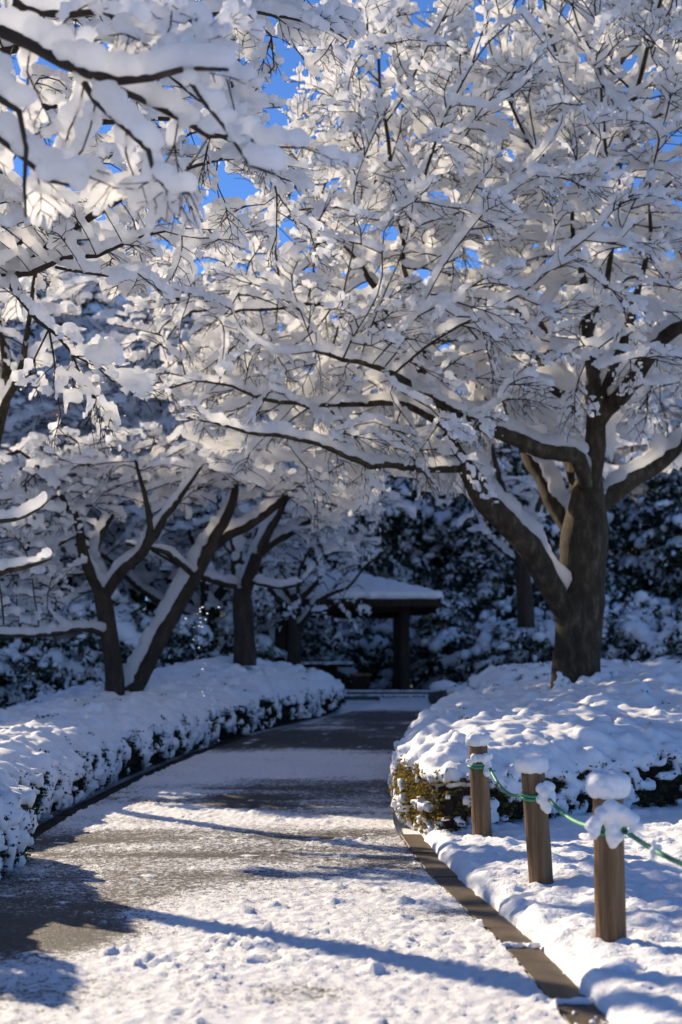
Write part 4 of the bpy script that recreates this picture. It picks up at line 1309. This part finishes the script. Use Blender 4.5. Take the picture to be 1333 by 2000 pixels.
# snowy deciduous trees farther back: one model, copied
def bg_tree(seed, label, base, h=10.0, w=4.2, voxel=0.10, n=1000):
    rg = np.random.default_rng(seed)
    L = [([(0, 0, -0.3, .2), (0, 0, 0.4, .17), (0.05, 0, 1.4, .16), (0.05, 0.05, 2.4, .15)], 0)]
    for k in range(7):
        a = k * 2.4 + rg.uniform(-.4, .4)
        z0 = rg.uniform(1.5, 2.3)
        el = rg.uniform(0.55, 1.3)
        q = np.array((0.04, 0.03, z0)); rr = rg.uniform(.07, .1)
        pts = [tuple(q) + (rr,)]
        for j in range(6):
            q = q + np.array((math.cos(a) * math.cos(el), math.sin(a) * math.cos(el), math.sin(el))) * h * 0.115 + rg.normal(0, .12, 3)
            rr *= 0.76
            pts.append(tuple(q) + (rr,))
        L.append((pts, .09))
    P = rg.normal(0, 1, (n * 3, 3)); P = nrm(P) * (rg.random(n * 3) ** 0.45)[:, None]
    P = P * (w, w, h * 0.42) + (0, 0, h * 0.60)
    P = P[P[:, 2] > 1.7][:n]
    L = [([(x + base[0], y + base[1], z + base[2], r) for x, y, z, r in p_], f) for p_, f in L]
    return build_tree('snowy_tree', label, 'tree', base, L, P + np.array(base), rg, TPL_S, 'snowy trees beyond the path', step=0.36, infl=2.4, kill=0.6, iters=40,
                      spray_len=(0.45, 0.9), spray_n=0.45, voxel=voxel, snow=(voxel * 0.72, 0.03), sp=0.13, tip=0.011, twig_scale=1.6, bark=M_DARKBARK, snow_rough=0.02)
gz = 0.82
bgA = bg_tree(501, 'snowy shaded tree standing behind the stout upright maple', (-3.2, 33.5, gz), 11.0, 4.0)
bgB = bg_tree(502, 'smaller snowy tree just left of the pavilion roof', (-1.1, 32.4, 0.75), 4.3, 1.6, 0.055, 480)
spots = [(-7.0, 36.0, 1.0, 1.0, 'snowy shaded tree above the hidden corner of the left mound'), (-11.0, 33.0, 2.2, 0.95, 'snowy shaded tree partly beyond the left edge of the view'),
         (-0.5, 54.5, 3.3, 1.3, 'tall snowy tree rising behind the pavilion roof'),
         (9.5, 52.0, 5.0, 1.4, 'snowy tree behind the right side of the big maple crown'), (15, 53.0, 0.6, 1.5, 'tall snowy tree at the upper right behind the maple'),
         (4.5, 53.0, 1.7, 1.5, 'tall snowy tree behind the middle of the maple crown'), (-9.4, 30.0, 4.4, 0.85, 'snowy shaded tree at the left edge behind the level bough'), (-4.8, 42.0, 2.9, 1.1, 'tall snowy tree behind the gap between the two big maples')]
for x_, y_, rz, sc_, lab in spots:
    copy_thing(bgA, (x_, y_, gz), rz, sc_, lab)
L = []
L.append((px_limb([(1028, 1225, 30, .19), (1027, 1190, 30, .175), (1022, 1120, 30, .165), (1020, 1075, 30, .15)]), 0))
L.append((px_limb([(1021, 1085, 30, .1), (1005, 1030, 30, .1), (985, 960, 30, .08), (960, 880, 30, .05), (940, 780, 30, .025)]), .08))
L.append((px_limb([(1021, 1085, 30, .1), (1040, 1020, 30.3, .1), (1062, 950, 30.5, .08), (1075, 880, 30.6, .05), (1090, 780, 30.8, .025)]), .08))
L.append((px_limb([(1040, 1120, 30.2, .05), (1000, 1090, 30.6, .045), (960, 1050, 31, .035), (930, 1010, 31.4, .02)]), .06))
o = opx([(880, 960), (900, 800), (1000, 700), (1150, 700), (1300, 800), (1320, 930), (1200, 960), (1080, 1000), (1000, 1060), (940, 1080)], 30.4)
tH = build_tree('maple_tree', 'dark slender trunk standing in shade just left of the big maple trunk', 'tree', (at(1028, 1225, 30)[0], 30, 0.72), L, crown_pts(700, o, 30.5, 1.3, r4, 0.9), r4, TPL_S,
                'maples along the path', step=0.32, infl=2.2, kill=0.5, iters=40, spray_len=(0.4, 0.8), spray_n=0.36, voxel=0.085, snow=(0.06, 0.025), sp=0.11, tip=0.008, twig_scale=1.4, bark=M_DARKBARK)

# dark evergreens with snow patches
def evergreen(seed, label, loc, h, w, ncl=260, nleaf=55, leaf=0.13, low=0.05, cat='tree', name='evergreen_tree', group='dark evergreens round the garden', snowfrac=0.6, trunk=True, voxel=0.095, mat=None, shape=1.0):
    rg = np.random.default_rng(seed)
    root = thing(name, label, cat, loc, group)
    d = nrm(rg.normal(0, 1, (ncl, 3)))
    rr = rg.random(ncl) ** 0.33
    z = (low + (1 - low) * (0.5 + 0.5 * d[:, 2] * rr)) * h
    tz = z / h
    prof = np.sin(np.clip(0.12 + 0.88 * (1 - tz), 0, 1) * math.pi * 0.62) ** shape
    a = rg.uniform(0, 2 * math.pi, ncl)
    rad = w * prof * np.sqrt(rg.random(ncl)) * 0.98
    c = np.c_[np.cos(a) * rad, np.sin(a) * rad, z]
    # boughs that run outwards and droop, leaves beneath, snow along their backs
    s = rg.uniform(0.6, 1.5, ncl) * w * 0.30
    aa = np.arctan2(c[:, 1], c[:, 0]) + rg.normal(0, 0.5, ncl)
    dirb = np.c_[np.cos(aa), np.sin(aa), rg.normal(-0.05, 0.15, ncl)]
    side = np.c_[-np.sin(aa), np.cos(aa), np.zeros(ncl)]
    def along(k, t, lat):
        p_ = c[k] + dirb[k] * ((t - 0.5) * 1.5 * s[k])[:, None] + side[k] * (lat * s[k])[:, None]
        p_[:, 2] -= (0.55 * t * t + 0.5 * lat * lat) * s[k]
        return p_
    k = np.repeat(np.arange(ncl), nleaf)
    P = along(k, rg.random(len(k)), rg.normal(0, 0.33, len(k)))
    P[:, 2] -= np.abs(rg.normal(0, 0.22, len(k))) * s[k] - 0.03
    V, Q = leaf_quads(P, rg.uniform(.6, 1.3, len(k)) * leaf, rg, 0.5)
    obj('foliage', mesh_np('foliage', V, Q, False), mat or M_LEAF_D, root, 'stuff')
    k = np.repeat(np.arange(ncl), nleaf // 2)
    P = along(k, rg.random(len(k)), rg.normal(0, 0.36, len(k)))
    P[:, 2] -= np.abs(rg.normal(0, 0.10, len(k))) * s[k] - 0.05
    P = P[fbm(P, 2.2 / max(0.2, w * 0.3), 3, 9) > 0.42]
    V, Q = leaf_quads(P, rg.uniform(.4, 1.1, len(P)) * leaf, rg, 0.5)
    obj('snowy_foliage', mesh_np('snowy_foliage', V, Q, False), M_HSNOW, root, 'stuff')
    sel = np.where(rg.random(ncl) < snowfrac)[0]
    ci = np.repeat(sel, 18)
    SP = along(ci, rg.random(len(ci)), rg.normal(0, 0.22, len(ci)))
    nz = fbm(SP, 1.6 / max(0.2, w * 0.3), 3, 7)
    SR = (0.07 + 0.30 * np.clip(nz - 0.3, 0, 1)) * w * 0.30 * rg.uniform(0.6, 1.3, len(ci))
    kk = nz > 0.33
    SP, SR = SP[kk], SR[kk]
    obj('snow_cover', snow_mesh('snow_cover', SP, np.maximum(SR, voxel * .8), voxel, 0.05 * w * 0.3, 6.0), M_HSNOW, root, 'stuff')
    if trunk:
        V, Q, T = sweep([(0, 0, -0.2), (0.03, 0, h * 0.3), (0, 0.04, h * 0.75)], [w * .09, w * .07, w * .02], 8)
        g = Geo(); g.add(V, Q, T)
        obj('trunk', g.mesh('trunk'), M_DARKBARK, root)
    return root
evA = evergreen(601, 'broad dark evergreen with snow on its shoulders beyond the pavilion', (3.4, 47.0, gz), 8.6, 2.9, 380)
ev_spots = [(-5.0, 49, 1.0, (1.3, 1.3, 1.7), 'dark evergreen behind the gap left of the pavilion'), (-9.5, 47, 2.0, (1.5, 1.5, 1.9), 'tall dark evergreen behind the left snowy trees'),
            (-14.0, 44, 2.7, (1.6, 1.6, 1.95), 'tall dark evergreen at the far left beyond the shaded maples'), (8.0, 48, 3.1, 1.0, 'dark evergreen seen between the big trunk and its left limb'),
            (12.0, 46, 4.2, 1.05, 'dark evergreen at the right edge behind the big trunk'), (16.5, 44, 5.5, 1.15, 'dark evergreen at the far right, half out of view'),
            (-18.5, 43, 0.5, (1.6, 1.6, 2.0), 'dark evergreen beyond the far left edge that shades the garden'), (-23.0, 41, 1.5, (1.6, 1.6, 1.88), 'second dark evergreen beyond the left edge that shades the garden'),
            (-27.5, 38, 3.5, (1.6, 1.6, 2.05), 'third dark evergreen beyond the left edge that shades the garden'), (-0.8, 52, 5.0, 1.2, 'dark evergreen directly behind the pavilion roof'),
            (-13.0, 52, 2.2, (1.6, 1.6, 2.1), 'dark evergreen in the second row at the far left'), (-32, 34, 0.2, (1.6, 1.6, 2.1), 'fourth dark evergreen beyond the left edge that shades the garden'),
            (-20.5, 49, 4.4, (1.6, 1.6, 2.1), 'dark evergreen in the second row beyond the left edge'), (0.6, 45.5, 2.2, (0.9, 0.9, 1.0), 'dark evergreen rising right behind the pavilion roof peak'), (5.6, 43.5, 0.9, (0.9, 0.9, 0.95), 'dark evergreen just right of the round clipped tree')]
for x_, y_, rz, sc_, lab in ev_spots:
    copy_thing(evA, (x_, y_, gz), rz, sc_, lab)

# low evergreen shrubs
shA = evergreen(701, 'dark clipped shrub under snow at the far left behind the mound', (-6.6, 30.0, 0.55), 1.5, 1.5, 120, 60, 0.055, 0.0, 'shrub', 'shrub', 'snowy shrubs behind the mounds', 0.7, False, 0.07, None, 0.5)
sh_spots = [(-8.6, 28, 1, 1.1, 'dark shrub under snow low at the left edge'), (-7.8, 33, 2, 1.9, 'big dark shrub with blue snow left of the forked maple'), (-5.4, 31.5, 3, 1.7, 'dark shrub with snow seen between the two left trunks'),
            (-3.6, 34.5, 4, 1.5, 'dark shrub left of the stout maple foot'), (-10.2, 35, 5, 2.3, 'tall dark shrub filling the far left corner'),
            (4.0, 40, 0.5, 1.5, 'dark shrub below the round clipped tree'), (5.6, 38, 1.2, 1.6, 'dark snowy shrub behind the low hedge'), (7.4, 37, 2.5, 1.8, 'dark snowy shrub just left of the big trunk foot'),
            (9.0, 34.5, 3.3, 1.4, 'snowy shrub low in the shade to the right of the big trunk'), (10.8, 36, 4.6, 2.0, 'dark snowy shrub at the right edge behind the hedge'), (1.0, 44, 5.1, 1.9, 'dark shrub seen through the pavilion'), (-1.4, 43, 0.1, 1.8, 'dark shrub behind the left pavilion post'),
            (2.7, 45.5, 2.8, 2.2, 'large dark shrub behind the right pavilion posts')]
for x_, y_, rz, sc_, lab in sh_spots:
    copy_thing(shA, (x_, y_, float(terrain(0, y_)) - 0.1), rz, sc_, lab)
for x_, y_, sc_, lab in [(-3.75, 11.3, (0.55, 0.6, 1.3), 'added snowy shrub above the near hedge, unseen off the left edge, that shades the path'), (-3.9, 9.6, (0.6, 0.7, 1.35), 'second added snowy shrub above the near hedge, unseen off the left edge, that shades the path')]:
    copy_thing(shA, (x_, y_, 0.0), 1.0, sc_, lab)  # unseen shrubs added to throw ragged shade across the path
# clipped ball tree right of the pavilion
q = at(866, 1215, 40)
bt = evergreen(801, 'round clipped evergreen with a domed snow cap beside the pavilion roof', (q[0], 40.0, 2.0), 1.7, 0.78, 160, 60, 0.05, 0.0, 'tree', 'clipped_tree', None, 0.8, False, 0.06, None, 0.45)
V, Q, T = sweep([(0, 0, -1.3), (0.02, 0, -0.4), (0, 0, 0.6)], [0.1, 0.09, 0.07], 8)
g = Geo(); g.add(V, Q, T); obj('trunk', g.mesh('trunk'), M_DARKBARK, bt)
# sunlit glimpse: olive bushes far behind the mound
olv = evergreen(901, 'olive green sunlit bush glimpsed under the branches behind the mound', (-1.9, 46, gz), 2.4, 1.6, 100, 50, 0.09, 0.0, 'shrub', 'bush', 'olive bushes glimpsed far behind', 0.25, False, 0.1, M_LEAF_Y, 0.5)
copy_thing(olv, (0.2, 47.5, gz), 2.0, 1.0, 'olive green bush glimpsed through the pavilion')
# a few dead red leaves still on the drooping spray
LP = []
for px_, py_, n_ in [(40, 567, 5), (118, 800, 6), (108, 812, 5), (205, 735, 4), (128, 795, 4), (52, 545, 2), (140, 580, 3), (6, 630, 4)]:
    for k in range(n_):
        LP.append(at(px_ + rng.normal(0, 4), py_ + rng.normal(0, 4), 11.9 + rng.normal(0, .05)) - np.array((-5.6, 13.6, 0.0)))
V, Q = leaf_quads(np.array(LP), rng.uniform(.012, .024, len(LP)), rng)
obj('dead_leaves', mesh_np('dead_leaves', V, Q, False), M_LEAF_R, tC, 'stuff')
LP = []
for px_, py_, n_ in [(1120, 1003, 5), (1128, 1012, 4), (1114, 1020, 3)]:
    for k in range(n_):
        LP.append(at(px_ + rng.normal(0, 4), py_ + rng.normal(0, 5), 19.2) - np.array(main_base))
V, Q = leaf_quads(np.array(LP), rng.uniform(.015, .03, len(LP)), rng)
obj('dead_leaves', mesh_np('dead_leaves', V, Q, False), M_LEAF_R, tA, 'stuff')
# specks of snow drifting down from the branches
P = [at(rng.normal(392, 14), rng.uniform(1180, 1450), rng.uniform(16, 19)) for k in range(60)]
tag(obj('falling_snow', snow_mesh('falling_snow', P, rng.uniform(.006, .013, 60), 0.005), M_TSNOW), None, None, None, 'stuff')
print('done', round(time.time() - T0, 1))
